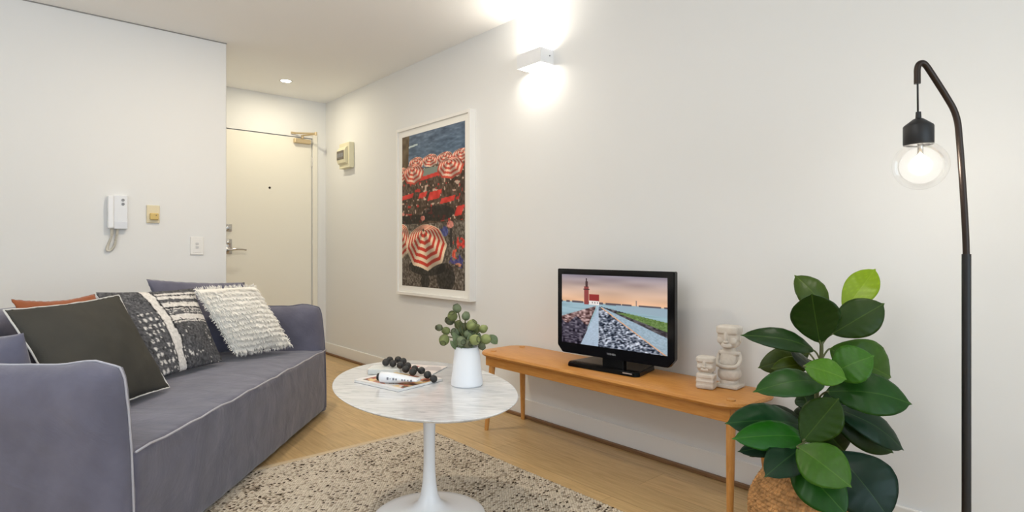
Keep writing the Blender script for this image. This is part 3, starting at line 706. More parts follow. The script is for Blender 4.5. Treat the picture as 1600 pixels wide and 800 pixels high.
# local: x along the screen, +y to the wall, z up
W2, ZB, ZT = .327, .043, .465
bmx = bmesh.new(); ch = .035
outl = [(-W2, ZB + ch), (-W2 + ch * .9, ZB), (W2 - ch * .9, ZB), (W2, ZB + ch), (W2, ZT), (-W2, ZT)]
fr_ = [bmx.verts.new((x, -.012, z)) for x, z in outl]; bk_ = [bmx.verts.new((x, .018, z)) for x, z in outl]
bmx.faces.new(fr_); bmx.faces.new(bk_[::-1])
for i in range(6): bmx.faces.new((fr_[i], bk_[i], bk_[(i + 1) % 6], fr_[(i + 1) % 6]))
bmesh.ops.recalc_face_normals(bmx, faces=bmx.faces); bmesh.ops.bevel(bmx, geom=list(bmx.edges), offset=.003, segments=2, affect='EDGES')
add_box(bmx, -.22, .22, .016, .065, .10, .40, .02, 2)
smooth(obj('bezel', bmx, M['black'], tv), 30)
def screen(U, V):
    o = np.zeros(U.shape + (3,)); Hh = .392
    top = np.array([128, 122, 136.]); mid = np.array([186, 160, 146.]); low = np.array([214, 172, 138.])
    t = np.clip(V / Hh, 0, 1)[..., None]; cl = (vn(U * 4, V * 16) - .5)[..., None] * 26
    o[:] = np.where(t < .55, top + (mid - top) * t / .55, mid + (low - mid) * (t - .55) / .45) + cl
    wt = V > Hh; o[wt] = (np.array([136, 164, 178.]) + (vn(U * 6, V * 60) - .5)[..., None] * 24)[wt]
    o[(V > Hh - .012) & (V < Hh + .012) & (vn(U * 30, V * 5) > .25)] = (84, 76, 84)
    def tri(ax_, ay, b0, b1, by): s = (V - ay) / (by - ay); return (V > ay) & (U > ax_ + (b0 - ax_) * s) & (U < ax_ + (b1 - ax_) * s)
    nz = vn(U * 46, V * 60); nz2 = vn(U * 90, V * 110)
    lr = tri(.36, .43, -.75, .2, 1); o[lr] = (np.array([120, 96, 96.]) + (nz - .5)[..., None] * 170)[lr]
    lr2 = (V > .66 + .05 * np.sin(U * 30)) & (U < .28 - .1 * (V - .66)) ; o[lr2] = (np.array([62, 58, 72.]) + (nz - .5)[..., None] * 110)[lr2]
    pth = tri(.385, .43, .2, .42, 1); o[pth] = (np.array([158, 176, 196.]) + (nz2 - .5)[..., None] * 20)[pth]
    rr_ = tri(.385, .43, 1.35, 2.6, 1); o[rr_] = (np.array([72, 68, 74.]) + (nz - .5)[..., None] * 90)[rr_]
    gr = tri(.42, .445, 1.7, 2.9, 1) & (V > .5); o[gr] = (np.array([92, 118, 66.]) + (nz2 - .5)[..., None] * 40)[gr]
    wt2 = (V > Hh + .01) & (V < .46 + .11 * (U - .55)) & (U > .55); o[wt2] = (138, 160, 176)
    rp = tri(.39, .43, .98, 1.4, 1); o[rp] = (np.array([142, 164, 182.]) + (nz2 - .5)[..., None] * 26)[rp]
    st = tri(.385, .43, .38, .98, 1); stc = np.array([104, 112, 128.]) + (vn(U * 60 + V * 25, V * 70) - .5)[..., None] * 230; o[st] = stc[st]
    ed = np.abs(U - (.388 + (.985 - .388) * (V - .43) / .57)) < .008; o[ed & (V > .45)] = (206, 160, 116)
    o[(np.abs(U - .26) < .022) & (V > .16) & (V < .42)] = (130, 62, 62); o[(np.abs(U - .26) < .03) & (V > .2) & (V < .215)] = (60, 40, 44)
    o[(np.abs(U - .26) < .013) & (V > .09) & (V < .17)] = (70, 50, 52); o[(np.abs(U - .26) < .005) & (V > .05) & (V < .1)] = (60, 46, 50)
    o[(U > .285) & (U < .385) & (V > .27) & (V < .36)] = (134, 46, 46); o[(U > .285) & (U < .385) & (V > .36) & (V < .42)] = (212, 206, 206)
    o[(U > .30) & (U < .375) & (V > .375) & (V < .40) & (np.sin(U * 260) > .4)] = (90, 80, 84)
    o[(np.abs(U - .735) < .003) & (V > .32) & (V < Hh)] = (120, 104, 104)
    return o
picture('screen', (-.298, -.0125, .437), (.592, 0, 0), (0, 0, -.342), 240, 140, screen, M['screen'], tv)
tc_ = bpy.data.curves.new('txt', 'FONT'); tc_.body = 'TOSHIBA'; tc_.size = .0125; tc_.align_x = 'CENTER'; tc_.extrude = .0003
to = bpy.data.objects.new('txt', tc_); C.objects.link(to); bpy.context.view_layer.update()
tm = bpy.data.meshes.new_from_object(to.evaluated_get(bpy.context.evaluated_depsgraph_get())); bpy.data.objects.remove(to)
tm.transform(Matrix.Translation((.0, -.0126, .062)) @ Matrix.Rotation(R(90), 4, 'X')); obj('lettering', tm, mat('silver_ink', (176, 178, 182), .4), tv)
bmx = bmesh.new(); add_box(bmx, -.06, .06, .0, .03, .012, .07, .004, 2); obj('neck', bmx, M['black'], tv)
bmx = bmesh.new(); fo = [(-.2, -.085), (-.185, -.108), (.185, -.108), (.2, -.085), (.17, .095), (-.17, .095)]
lo = [bmx.verts.new((x, y, 0)) for x, y in fo]; up_ = [bmx.verts.new((x * .985, y * .97, .02 if y < 0 else .024)) for x, y in fo]
bmx.faces.new(lo[::-1]); bmx.faces.new(up_)
for i in range(6): bmx.faces.new((lo[i], lo[(i + 1) % 6], up_[(i + 1) % 6], up_[i]))
bmesh.ops.recalc_face_normals(bmx, faces=bmx.faces); bmesh.ops.bevel(bmx, geom=list(bmx.edges), offset=.003, segments=2, affect='EDGES')
smooth(obj('stand', bmx, M['black'], tv), 30)
box('badge', .125, .172, -.108, -.1055, .010, .0145, mat('silver_badge', (200, 202, 206), .3, .6), tv)

# ------------------------------------------------------------------ stone figures
def carve(name, parts, label, loc, rz, voxel=.0024):
    bmx = bmesh.new()
    for p in parts: p(bmx)
    o = obj(name, bmx, M['stone'], None, loc, rz); tag(o, label, 'figurine')
    rm = o.modifiers.new('carve', 'REMESH'); rm.mode = 'VOXEL'; rm.voxel_size = voxel
    s = o.modifiers.new('worn', 'SMOOTH'); s.factor = .5; s.iterations = 2; rm.use_smooth_shade = True; return o
def blob(x, y, z, sx, sy, sz, p=2.0):
    def f(bmx):
        b_ = bmesh.new(); bmesh.ops.create_uvsphere(b_, u_segments=32, v_segments=20, radius=1)
        for v in b_.verts:
            c_ = v.co; k = (abs(c_.x) ** p + abs(c_.y) ** p + abs(c_.z) ** p) ** (1 / p); v.co = Vector((x + c_.x / k * sx, y + c_.y / k * sy, z + c_.z / k * sz))
        merge(bmx, b_)
    return f
def limb(pts, rad): return lambda bmx: tube(bmx, smoothline(pts, 6), rad, 12)
def cut_box(x0, x1, y0, y1, z0, z1): return lambda bmx: add_box(bmx, x0, x1, y0, y1, z0, z1, .004, 2)
# local -y is the front
tall = [cut_box(-.048, .048, -.044, .044, 0, .014), blob(0, 0, .022, .036, .034, .014, 2.6), blob(0, 0, .056, .044, .041, .030, 2.8), blob(0, .003, .112, .035, .026, .034, 3.5),
        limb([(-.040, .004, .138), (-.046, -.006, .112), (-.038, -.030, .092), (-.010, -.040, .088), (.012, -.041, .088), (.038, -.030, .092), (.046, -.006, .112), (.040, .004, .138)], .0078),
        blob(0, .001, .140, .044, .022, .010, 3.5), blob(0, 0, .154, .024, .021, .016, 3),
        blob(0, .003, .196, .040, .034, .036, 3.2), blob(0, .003, .212, .044, .036, .030, 4), blob(0, 0, .234, .046, .040, .018, 5), blob(0, -.033, .208, .0075, .010, .026, 2.4), blob(0, -.034, .187, .011, .012, .005, 2.4), blob(0, -.030, .172, .022, .010, .010, 2.6),
        blob(-.026, -.026, .192, .014, .010, .014, 2.4), blob(.026, -.026, .192, .014, .010, .014, 2.4), blob(-.044, .006, .2, .005, .010, .018), blob(.044, .006, .2, .005, .010, .018)]
carve('stone_figurine', tall, 'taller carved white stone figure with folded arms on a square foot', (2.240, 1.205, BZ + .0015), R(-84), .0018)
small = [cut_box(-.034, .034, -.027, .027, 0, .056), cut_box(-.0355, .0355, -.0285, .0285, .004, .020), cut_box(-.0355, .0355, -.0285, .0285, .026, .036), blob(0, 0, .052, .037, .030, .010, 5),
         blob(0, 0, .066, .022, .018, .012, 3), blob(0, .002, .096, .034, .028, .032, 4), blob(0, -.003, .118, .036, .030, .012, 5), blob(0, -.028, .102, .0065, .008, .016, 2.4), blob(0, -.029, .090, .009, .009, .005), blob(0, -.026, .078, .016, .007, .006), blob(-.021, -.024, .088, .011, .008, .009), blob(.021, -.024, .088, .011, .008, .009)]
carve('stone_figurine', small, 'shorter carved white stone figure with a block body beside the taller one', (2.150, 1.256, BZ + .0015), R(-76), .0016)

# ------------------------------------------------------------------ potted rubber plant
bk = Vector((1.890, .738, 0))
bs_ = thing('woven_basket', 'bulging woven seagrass basket holding the rubber plant', 'basket', bk)
def basket():
    prof = []; rows = 30; hh = .325
    def rad(z): t = z / hh; return .128 + .056 * math.sin(math.pi * min(1, t * .62 + .16)) ** 1.1 - (.045 * max(0, (t - .62) / .38) ** 1.4)
    nseg = 320; sub = 5; P = []
    for i in range(rows * sub + 1):
        z = hh * i / (rows * sub); ph = (i % sub) / sub; row = []
        for k in range(nseg + 1):
            a = 2 * math.pi * k / nseg; rr_ = rad(z) + .0058 * math.sin(math.pi * ph) + .0036 * math.sin(a * 46 + (i // sub) * 2.4 + 2.2 * ph) * math.sin(math.pi * ph)
            row.append((rr_ * math.cos(a), rr_ * math.sin(a), z))
        P.append(row)
    for z in (hh, hh - .03, hh - .06):
        P.append([((rad(z) - .012) * math.cos(2 * math.pi * k / nseg), (rad(z) - .012) * math.sin(2 * math.pi * k / nseg), z) for k in range(nseg + 1)])
    me = gridmesh('weave', np.array(P)); rs = np.random.RandomState(2); co = np.array(P).reshape(-1, 3); a = np.arctan2(co[:, 1], co[:, 0])
    nz = vn(a * 70, co[:, 2] * 150) * .6 + vn(a * 7 + 5, co[:, 2] * 92 + 40) * .4
    col = np.array([190, 142, 92.])[None] * (.62 + .62 * nz[:, None]); setcol(me, col)
    bmx = bmesh.new(); bmx.from_mesh(me); bmesh.ops.remove_doubles(bmx, verts=bmx.verts, dist=.0004); bmx.to_mesh(me); bmx.free()
    smooth(obj('weave', me, colmat('seagrass', .85, spec=.2, bump=(90, .4, .003)), bs_))
    bmx = bmesh.new(); lathe(bmx, [(0, .0), (.125, 0), (.125, .008), (0, .008)], 48); obj('bottom', bmx, mat('seagrass_base', (160, 122, 80), .9), bs_)
    rt = rad(hh)
    for sg in (-1, 1):                      # webbing handles on the rim
        d = Vector((-.62, .78, 0)).normalized() * sg; s_ = Vector((-d.y, d.x, 0)); c_ = d * (rt - .004)
        bmx = bmesh.new(); tube(bmx, smoothline([c_ - s_ * .05 + Vector((0, 0, hh - .06)), c_ - s_ * .045 + Vector((0, 0, hh + .012)), c_ - s_ * .02 + Vector((0, 0, hh + .036)), c_ + s_ * .02 + Vector((0, 0, hh + .036)), c_ + s_ * .045 + Vector((0, 0, hh + .012)), c_ + s_ * .05 + Vector((0, 0, hh - .06))]), .0075, 10)
        smooth(obj('handle', bmx, M['pinkpot'], bs_))
basket()
pp = thing('rubber_plant', 'tall rubber plant with big glossy dark green leaves in the woven basket', 'plant', bk + Vector((0, 0, .02)))
o0 = Vector(pp.location)
bmx = bmesh.new(); lathe(bmx, [(0, -.008), (.095, -.008), (.112, .20), (.115, .232), (.109, .234), (.106, .212), (0, .212)], 48); smooth(obj('pot', bmx, mat('nursery_pot', (48, 42, 38), .6), pp), 40)
bmx = bmesh.new(); lathe(bmx, [(0, .2), (.105, .2), (.105, .216), (0, .224)], 40); obj('soil', bmx, M['soil'], pp)
ZD = 1.80
trunk = smoothline([bk + Vector((0, 0, .23)), at(1268, 712, ZD + .01), at(1278, 655, ZD), at(1276, 610, ZD + .01), at(1283, 560, ZD), at(1284, 520, ZD), at(1290, 480, ZD + .03)], 8)
bst = bmesh.new(); tube(bst, [p - o0 for p in trunk], [.010 * (1 - .6 * i / (len(trunk) - 1)) for i in range(len(trunk))], 10)
DK, OL, MD, LT, YG = (24, 50, 8), (52, 72, 8), (44, 82, 14), (70, 112, 26), (116, 142, 14)  # YG: light through the backlit blade put into its colour
BL = (14, 44, 24)  # bluish leaves: sky reflection put into the green
cv = (Vector((0, 0, CAM_H)) - (bk + Vector((0, 0, .6)))).normalized(); UP = Vector((0, 0, 1)); SR = Vector((cc, -cs, 0))
# base, tip, width (pixels as the photo shows them), depth offset at base and at tip, facing, colour, droop, curl
LV = [
 ((1292, 492), (1241, 430), 48, .07, .10, cv + SR * .5, OL, .02, .2),
 ((1281, 536), (1268, 458), 66, -.02, -.07, cv, DK, -.012, .1),
 ((1318, 486), (1368, 420), 46, .08, .12, cv, YG, .01, .0),
 ((1300, 522), (1382, 474), 56, .0, -.03, cv, (34, 56, 6), .012, .15),
 ((1272, 548), (1156, 524), 34, .0, -.06, cv + UP * .35, DK, .035, .2),
 ((1264, 552), (1184, 575), 40, .06, .08, cv, (50, 64, 14), .02, .2),
 ((1272, 566), (1204, 576), 28, .03, .02, cv, (66, 82, 18), .0, .2),
 ((1298, 585), (1366, 556), 56, -.06, -.12, cv + UP * .4, (52, 98, 24), .012, .1),
 ((1296, 545), (1392, 590), 76, .06, .06, cv + UP * .1, (54, 88, 16), .03, .2),
 ((1288, 600), (1176, 613), 46, -.03, -.13, cv + UP * .5, (34, 70, 22), .035, .2),
 ((1256, 572), (1323, 593), 40, -.10, -.15, cv + UP * .5, LT, .01, .15),
 ((1292, 612), (1425, 632), 62, -.04, -.12, cv + UP * .5, (28, 66, 18), .04, .2),
 ((1300, 636), (1412, 704), 48, .02, -.02, cv + UP * .9, BL, .03, .25),
 ((1296, 648), (1396, 708), 44, .05, .04, cv + UP * .2, DK, .02, .2),
 ((1262, 668), (1132, 662), 60, .02, -.05, cv + UP * .6, (20, 58, 26), .03, .2),
 ((1262, 684), (1143, 686), 44, -.04, -.10, cv + UP * .35, (26, 84, 10), .028, .2),
 ((1254, 690), (1311, 622), 56, -.07, -.09, cv, (38, 64, 6), -.006, .1),
 ((1246, 698), (1331, 762), 58, -.15, -.31, cv + UP * .35, (52, 92, 20), .015, .1),
 ((1236, 716), (1324, 806), 60, -.11, -.25, cv + UP * .4, (26, 70, 14), .02, .15),
 ((1304, 706), (1390, 812), 86, -.08, -.20, cv + UP * .3 + SR * .1, (12, 40, 28), .03, .15),
 ((1262, 696), (1194, 746), 50, -.02, -.22, cv + UP * .3, BL, .02, .2),
 ((1200, 688), (1171, 714), 18, .06, .07, cv, (60, 60, 30), .0, .1),
 ((1252, 690), (1152, 706), 30, .05, .06, cv + UP * .2, BL, .01, .2),
 ((1262, 672), (1202, 632), 22, .08, .14, cv + UP, (36, 44, 28), .012, .2),
 ((1266, 640), (1254, 612), 34, .08, .12, cv, DK, .0, .1),
 ((1282, 585), (1234, 545), 26, -.02, .02, cv + SR * 1.2, (52, 58, 46), .0, .3),
 ((1330, 565), (1390, 592), 44, .12, .14, cv, (60, 90, 34), .015, .2),
 ((1280, 660), (1320, 706), 60, .08, .10, cv, DK, .01, .2),
 ((1278, 640), (1242, 668), 40, .09, .13, cv, (40, 50, 30), .0, .2),
 ((1284, 625), (1345, 612), 44, .08, .14, cv, DK, .01, .2),
]
for (b0, t0, wpx, d0, d1, fc, colr, dr, cu) in LV:
    B0, T0_ = at(*b0, ZD + d0), at(*t0, ZD + d1)
    # make the blade a little longer than it is wide
    leaf_mesh('leaf', B0, T0_, wpx / FPX * ZD * 1.06, dr, fc, colr, pp, fold=.10, curl=cu)
    tp = min(trunk, key=lambda q: (q - B0 + Vector((0, 0, .03))).length)
    tube(bst, [q - o0 for q in smoothline([tp, tp.lerp(B0, .5) + Vector((0, 0, .006)), B0, B0.lerp(T0_, .06)], 4)], .0028, 7)
smooth(obj('stem', bst, M['stem'], pp))

# ------------------------------------------------------------------ floor lamp
LZ = 1.60
lp = Vector((1.99, .381, 0)); lamp = thing('floor_lamp', 'slim black floor lamp with bent neck and a bare globe bulb', 'lamp', lp)
def rel(px, py, dd=0): return at(px, py, LZ + dd) - lp
bmx = bmesh.new(); lathe(bmx, [(0, 0), (.13, 0), (.13, .012), (.122, .016), (.02, .018), (.012, .03), (0, .03)], 56); smooth(obj('base', bmx, M['blackmat'], lamp), 40)
c0 = rel(1510, 397); bmx = bmesh.new(); tube(bmx, [(c0.x, c0.y, .015), (c0.x, c0.y, c0.z)], .0108, 20); smooth(obj('lower_pole', bmx, M['blackmat'], lamp), 40)
bmx = bmesh.new(); up = [(1510, 402), (1508.5, 360), (1505, 300), (1501.5, 250), (1498.5, 212), (1496, 190), (1490, 171), (1478, 150), (1464, 128), (1451, 108), (1445, 100.5), (1440, 98.5), (1435.5, 101), (1433.3, 108), (1433.2, 118), (1433.2, 131)]
tube(bmx, smoothline([rel(*p) for p in up], 6), .0082, 16); smooth(obj('bent_arm', bmx, M['bronze'], lamp), 40)
e0 = rel(1433.8, 131); e1 = rel(1434.3, 178); bmx = bmesh.new(); tube(bmx, [e0 + Vector((0, 0, .01)), e0, e1], .0024, 8); smooth(obj('cable', bmx, M['blackmat'], lamp))
sc0 = rel(1435, 227); px_m = LZ / FPX
bmx = bmesh.new(); lathe(bmx, [(0, 52 * px_m), (3.6 * px_m, 52 * px_m), (4 * px_m, 42 * px_m), (7 * px_m, 41 * px_m), (19.5 * px_m, 31 * px_m), (20.5 * px_m, 29 * px_m), (20.5 * px_m, 2 * px_m), (19.5 * px_m, 0), (17.5 * px_m, 0), (17 * px_m, 10 * px_m), (0, 14 * px_m)], 40, Matrix.Translation(sc0)); smooth(obj('lamp_socket', bmx, M['blackmat'], lamp), 35)
gc = rel(1438, 258.5); gr_ = 38 * px_m
bmx = bmesh.new(); lathe(bmx, [(.012, gr_ * 1.10)] + [(gr_ * math.sin(a), gr_ * math.cos(a)) for a in np.linspace(.42, math.pi, 26)], 48, Matrix.Translation(gc), cap=False); gl = smooth(obj('globe_bulb', bmx, M['globe'], lamp))
bmx = bmesh.new(); bmesh.ops.create_uvsphere(bmx, u_segments=24, v_segments=16, radius=.020); 
for v in bmx.verts: v.co.z *= 1.25
bmesh.ops.translate(bmx, verts=bmx.verts, vec=gc + Vector((0, 0, .004))); smooth(obj('filament', bmx, M['bulbcore'], gl))
bmx = bmesh.new(); tube(bmx, [gc + Vector((0, 0, .024)), gc + Vector((0, 0, .085))], .007, 12); smooth(obj('bulb_cap', bmx, M['chrome'], gl))
l = bpy.data.lights.new('bulb_light', 'POINT'); l.energy = 2.6; l.color = (1, .94, .85); l.shadow_soft_size = .03
lo_ = bpy.data.objects.new('bulb_light', l); C.objects.link(lo_); lo_.parent = gl; lo_.location = gc

# ------------------------------------------------------------------ wall lamp (up and down)
def wall_lamp():
    y0, y1, z0, z1, d = 2.325, 2.523, 2.04, 2.122, .10
    root = thing('wall_lamp', 'white box wall lamp washing light up and down the wall', 'wall light', (XR, (y0 + y1) / 2, (z0 + z1) / 2)); o = root.location; t = .006
    bmx = bmesh.new(); w2, h2 = (y1 - y0) / 2, (z1 - z0) / 2
    add_box(bmx, -d, -d + t, -w2, w2, -h2, h2); add_box(bmx, -d + t, 0, -w2, -w2 + t, -h2, h2); add_box(bmx, -d + t, 0, w2 - t, w2, -h2, h2); add_box(bmx, -.008, 0, -w2 + t, w2 - t, -h2, h2)
    obj('housing', bmx, M['white'], root)
    bmx = bmesh.new(); add_box(bmx, -d + t, -.008, -w2 + t, w2 - t, -h2 + .016, h2 - .016); obj('diffuser', bmx, M['diffuser'], root)
    bmx = bmesh.new(); lathe(bmx, [(.004, -.001), (.004, .003), (0, .003)], 12, Matrix.Translation((-.03, -w2 - .001, .004)) @ Matrix.Rotation(R(90), 4, 'X')); obj('screw', bmx, M['grey'], root)
    for sg in (-1, 1):
        l = bpy.data.lights.new('wall_lamp_light', 'AREA'); l.shape = 'RECTANGLE'; l.size, l.size_y = .08, .17; l.energy = 1.5 if sg > 0 else 1.05; l.color = (1, .93, .80)
        a = bpy.data.objects.new('wall_lamp_light', l); C.objects.link(a); a.parent = root; a.location = (-.05, 0, sg * (h2 - .012)); a.rotation_euler = (R(180) if sg > 0 else 0, 0, 0)
wall_lamp()

# ------------------------------------------------------------------ entry ceiling downlight, plus unseen downlights added as fill
def downlight(label, loc, power, color, size):
    dl = thing('downlight', label, 'downlight', loc)
    bmx = bmesh.new(); lathe(bmx, [(.038, -.001), (.052, -.004), (.054, 0)], 40, cap=False); smooth(obj('trim_ring', bmx, M['trimwhite'], dl))
    bmx = bmesh.new(); lathe(bmx, [(0, -.0015), (.04, -.0015), (.04, -.0005), (0, -.0005)], 40); obj('lens', bmx, M['downlight'], dl)
    l = bpy.data.lights.new('downlight_light', 'AREA'); l.shape = 'DISK'; l.size = size; l.energy = power; l.color = color
    a = bpy.data.objects.new('downlight_light', l); C.objects.link(a); a.parent = dl; a.location = (0, 0, -.004)
downlight('small round recessed ceiling downlight glowing near the entry door', (1.786, 4.895, H), 5.8, (1, .89, .66), .075)
downlight('unseen ceiling downlight added as fill above the marble table', (1.0, 3.05, H), 15, (1, .86, .66), .08)  # this and the next three are added fill lights out of view
downlight('unseen ceiling downlight added as fill above the rug', (.55, .75, H), 3, (1, .95, .88), .08)
downlight('unseen ceiling downlight added as fill by the back window', (.55, -1.2, H), 4, (1, .95, .88), .08)
downlight('unseen ceiling downlight added as fill by the side window', (-1.3, .75, H), 3, (1, .95, .88), .08)

# ------------------------------------------------------------------ framed print
def art():
    y0, y1, z0, z1, d, f = 3.04, 3.99, .651, 1.917, .05, .022
    root = thing('framed_print', 'tall white framed print of red striped parasols on a beach', 'picture', (XR, (y0 + y1) / 2, z0)); o = Vector(root.location)
    bmx = bmesh.new()
    for (a, b_, c_, e) in ((y0, y0 + f, z0, z1), (y1 - f, y1, z0, z1), (y0 + f, y1 - f, z0, z0 + f), (y0 + f, y1 - f, z1 - f, z1)):
        add_box(bmx, -d, 0, a - o.y, b_ - o.y, c_ - o.z, e - o.z, .0015, 1)
    obj('frame', bmx, M['trimwhite'], root)
    box('mat_board', -d + .014, -.004, y0 + f - o.y, y1 - f - o.y, f, z1 - z0 - f, M['matboard'], root)
    rs = np.random.RandomState(5)
    def paint(U, V):
        A = 1.13 / .805
        n1, n2, n3 = vn(U * 22, V * 30), vn(U * 60, V * 80), vn(U * 9 + 40, V * 12)
        out = np.zeros(U.shape + (3,))
        sea = np.array([78, 100, 124.]) + (vn(U * 10, V * 70) - .5)[..., None] * 44 + (vn(U * 30, V * 130) - .5)[..., None] * 30 + ((V - .12) * 60)[..., None] * np.array([-.3, .1, .1]); out[:] = sea
        rock = (U < .12 - .1 * (V - .1)) & (V < .36); out[rock] = (np.array([92, 74, 48.]) + (n1 - .5)[..., None] * 50)[rock]
        out[(np.abs(V - .073 + (U - .2) * .05) < .006) & (U > .12) & (U < .27)] = (190, 205, 205)
        crowd = V > .215 + .02 * n3; cw = np.array([74, 56, 42.]) + (n2 - .5)[..., None] * 60 + (n1 - .5)[..., None] * 34; out[crowd] = cw[crowd]
        blk = crowd & (V < .58) & (vn(U * 26 + 7, V * 40) > .82); out[blk] = (176, 44, 36)
        blk = crowd & (V < .58) & (vn(U * 34 + 70, V * 60) > .84); out[blk] = (196, 170, 150)
        out[(U > .36) & (U < .62) & (V > .235) & (V < .29)] = (128, 140, 130)
        for (a, b_, w_, h_) in ((.10, .405, .09, .014), (.36, .405, .06, .016), (.55, .415, .09, .026), (.75, .452, .10, .016), (.92, .525, .05, .028), (.5, .29, .16, .012)):
            mk = (np.abs(U - a + (V - b_) * .8) < w_) & (np.abs(V - b_ + (U - a) * .06) < h_); out[mk] = (np.array([206, 52, 42.]) + (n1 - .5)[..., None] * 40)[mk]
        peb = V > .58 + .03 * n3; pb = np.array([96, 86, 76.]) + (n2 - .5)[..., None] * 80 + (vn(U * 110, V * 150) - .5)[..., None] * 70; out[peb] = pb[peb]
        for (a, b_, w_, h_) in ((.42, .87, .3, .055), (.72, .93, .14, .09), (.40, .965, .07, .05), (.2, .56, .3, .03), (.6, .53, .25, .05)):
            mk = ((U - a) / w_) ** 2 + ((V - b_) / h_) ** 2 < 1; out[mk] = out[mk] * .45
        mk = (np.abs(U - .80) < .015) & (V > .58) & (V < .74); out[mk] = (40, 34, 34)
        for (a, b_, r_) in ((.36, .555, .035), (.79, .605, .05), (.02, .52, .025)):
            mk = ((U - a) / r_) ** 2 + ((V - b_) / (r_ * .45)) ** 2 < 1; out[mk] = (np.array([206, 130, 116.]) + (n2 - .5)[..., None] * 90)[mk]
        # sitter and lounger by the big parasol
        for (a, b_, w_, h_, c_) in ((.93, .72, .10, .035, (206, 60, 48)), (.70, .645, .07, .035, (70, 76, 130)), (.88, .83, .10, .05, (72, 70, 132)), (.86, .785, .05, .035, (206, 84, 60)), (.90, .85, .06, .012, (196, 130, 100)), (.82, .86, .09, .02, (60, 46, 40))):
            mk = (((U - a) / w_) ** 2 + ((V - b_) / h_) ** 2 < .55 + .7 * n1) & (vn(U * 40 + 9, V * 55) > .34); out[mk] = (np.array(c_, float) + (n2 - .5)[..., None] * 60)[mk]
        def parasol(cx, cy, rx, ry, ax_, ay, rings, pale=(240, 214, 184), red=(204, 58, 40)):
            X = (U - ax_) / rx; Y = (V - ay) / ry; ex, ey = (cx - ax_) / rx, (cy - ay) / ry
            a = ex * ex + ey * ey - 1; b_ = -2 * (X * ex + Y * ey); c_ = X * X + Y * Y
            D = np.sqrt(np.maximum(b_ * b_ - 4 * a * c_, 0)); t = (-b_ - D) / (2 * a)
            t2 = (-b_ + D) / (2 * a); t = np.where((t < 0) | ((t2 > 0) & (t2 < t)), t2, t)
            px = U - (ax_ + (cx - ax_) * t); py = V - (ay + (cy - ay) * t); ang = np.arctan2(py / ry, px / rx)
            t = t * (1 + .07 * np.abs(np.sin(ang * 4 + .4)))
            inside = (t < 1.0) & (t >= 0); k = np.floor(t * rings).astype(int)
            shade = .9 + .18 * np.sin(ang * 4 + .4)[..., None]
            rc = (np.array(red, float)[None, None] * shade); pc = (np.array(pale, float)[None, None] * shade)
            out[inside] = np.where((k % 2 == 1)[..., None], rc, pc)[inside]
        for a, b_ in ((.25, .185), (.48, .185), (.71, .19), (.95, .19)): parasol(a, b_ + .008, .135, .042, a, b_ - .018, 7, (238, 200, 178), (206, 84, 66))
        parasol(.0, .25, .1, .05, .0, .22, 7); parasol(.2, .262, .18, .07, .18, .215, 8, (238, 200, 178), (204, 76, 56)); parasol(.79, .262, .2, .068, .77, .215, 8, (238, 200, 178), (204, 76, 56))
        parasol(-.02, .70, .17, .12, -.02, .63, 9); parasol(.41, .745, .335, .15, .37, .635, 11)
        mk = ((U - .37) / .016) ** 2 + ((V - .633) / .010) ** 2 < 1; out[mk] = (60, 50, 40)
        return out
    picture('print', (-d + .0128, 3.915 - o.y, 1.85 - o.z), (0, -.805, 0), (0, 0, -1.13), 190, 270, paint, M['print'], root)
art()

# ------------------------------------------------------------------ small fittings on the walls
mb = thing('meter_box', 'cream plastic fuse box with smoked cover on wall beside the entry door', 'fuse box', (XR, 4.895, 1.72))
bmx = bmesh.new(); add_box(bmx, -.05, 0, -.10, .10, 0, .225, .005, 2); obj('case', bmx, M['cream'], mb)
prof = [(-.05, .03), (-.072, .045), (-.082, .075), (-.082, .15), (-.07, .175), (-.05, .19)]
bmx = bmesh.new(); a_ = [bmx.verts.new((x, -.075, z)) for x, z in prof]; c_ = [bmx.verts.new((x, .085, z)) for x, z in prof]
for i in range(5): bmx.faces.new((a_[i], a_[i + 1], c_[i + 1], c_[i]))
bmx.faces.new(a_); bmx.faces.new(c_[::-1]); bmesh.ops.recalc_face_normals(bmx, faces=bmx.faces); obj('cover', bmx, M['cream'], mb)
bmx = bmesh.new(); add_box(bmx, -.0855, -.08, -.06, .075, .074, .152, .002, 1); cvr = obj('smoked_window', bmx, M['smoke'], mb)
bmx = bmesh.new()
for k in range(6): add_box(bmx, -.0865, -.085, -.05 + k * .02, -.038 + k * .02, .095, .13)
obj('breaker', bmx, M['grey'], cvr)

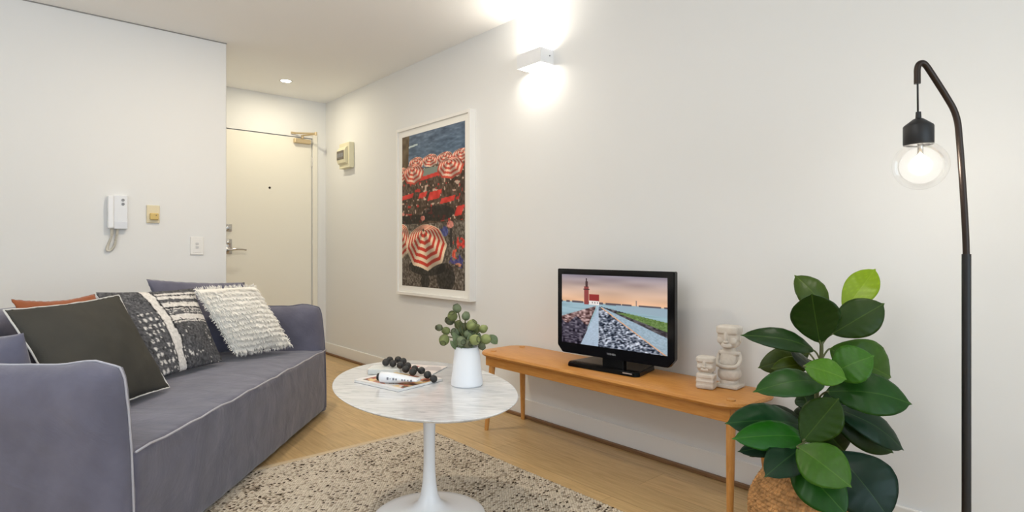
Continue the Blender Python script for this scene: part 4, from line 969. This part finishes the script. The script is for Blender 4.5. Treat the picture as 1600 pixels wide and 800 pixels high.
ic = thing('intercom', 'white wall intercom with handset and coiled cord', 'intercom', (.533, YL, 1.12))
bmx = bmesh.new(); add_box(bmx, -.022, .05, -.03, 0, 0, .205, .004, 2); obj('panel', bmx, M['plastic'], ic)
bmx = bmesh.new(); add_box(bmx, -.052, -.02, -.045, 0, .002, .2, .008, 3); obj('handset', bmx, M['white'], ic)
bmx = bmesh.new(); add_box(bmx, -.02, .05, -.034, -.028, .0, .045, .002, 1); obj('lower_cover', bmx, mat('pale_plastic', (222, 224, 230), .3), ic)
for z_ in (.152, .176):
    bmx = bmesh.new(); lathe(bmx, [(.0085, 0), (.0085, .003), (.006, .004), (0, .004)], 20, Matrix.Translation((.026, -.03, z_)) @ Matrix.Rotation(R(90), 4, 'X')); obj('button', bmx, M['grey'], ic)
base_l = smoothline([(-.028, -.018, .004), (-.03, -.016, -.04), (-.048, -.014, -.10), (-.052, -.013, -.128), (-.036, -.013, -.132), (-.016, -.014, -.10), (-.004, -.016, -.04), (0, -.018, .004)], 10); coil = []
for i, p in enumerate(base_l):
    nxt = base_l[min(i + 1, len(base_l) - 1)]
    for j in range(6):
        a = 2 * math.pi * j / 6; coil.append(p.lerp(nxt, j / 6) + Vector((.0065 * math.cos(a), .0065 * math.sin(a), 0)))
bmx = bmesh.new(); tube(bmx, coil, .002, 5); smooth(obj('cord', bmx, mat('cream_cord', (222, 218, 206), .5), ic))

th_ = thing('thermostat', 'yellowed wall control plate with knob between intercom and light switch', 'wall control', (.722, YL, 1.162))
bmx = bmesh.new(); add_box(bmx, -.036, .036, -.012, 0, 0, .112, .004, 2); obj('plate', bmx, M['beige'], th_)
bmx = bmesh.new(); add_box(bmx, -.020, .026, -.034, -.011, .02, .062, .005, 2); kb = obj('knob', bmx, M['beige2'], th_)
bmx = bmesh.new(); lathe(bmx, [(.003, 0), (.003, .002), (0, .002)], 10, Matrix.Translation((.012, -.034, .048)) @ Matrix.Rotation(R(90), 4, 'X')); obj('indicator', bmx, M['bronze'], kb)

sw = thing('light_switch', 'white double light switch plate low on wall behind the sofa', 'switch', (.972, YL, .96))
bmx = bmesh.new(); add_box(bmx, -.039, .039, -.009, 0, 0, .118, .003, 2); add_box(bmx, -.027, .027, -.0105, -.008, .014, .104, .001, 1); obj('plate', bmx, M['trimwhite'], sw)
for z_ in (.043, .066):
    bmx = bmesh.new(); add_box(bmx, -.009, .009, -.0145, -.009, z_, z_ + .014, .0015, 2); obj('rocker', bmx, mat('switch_rocker', (205, 204, 204), .4), sw)
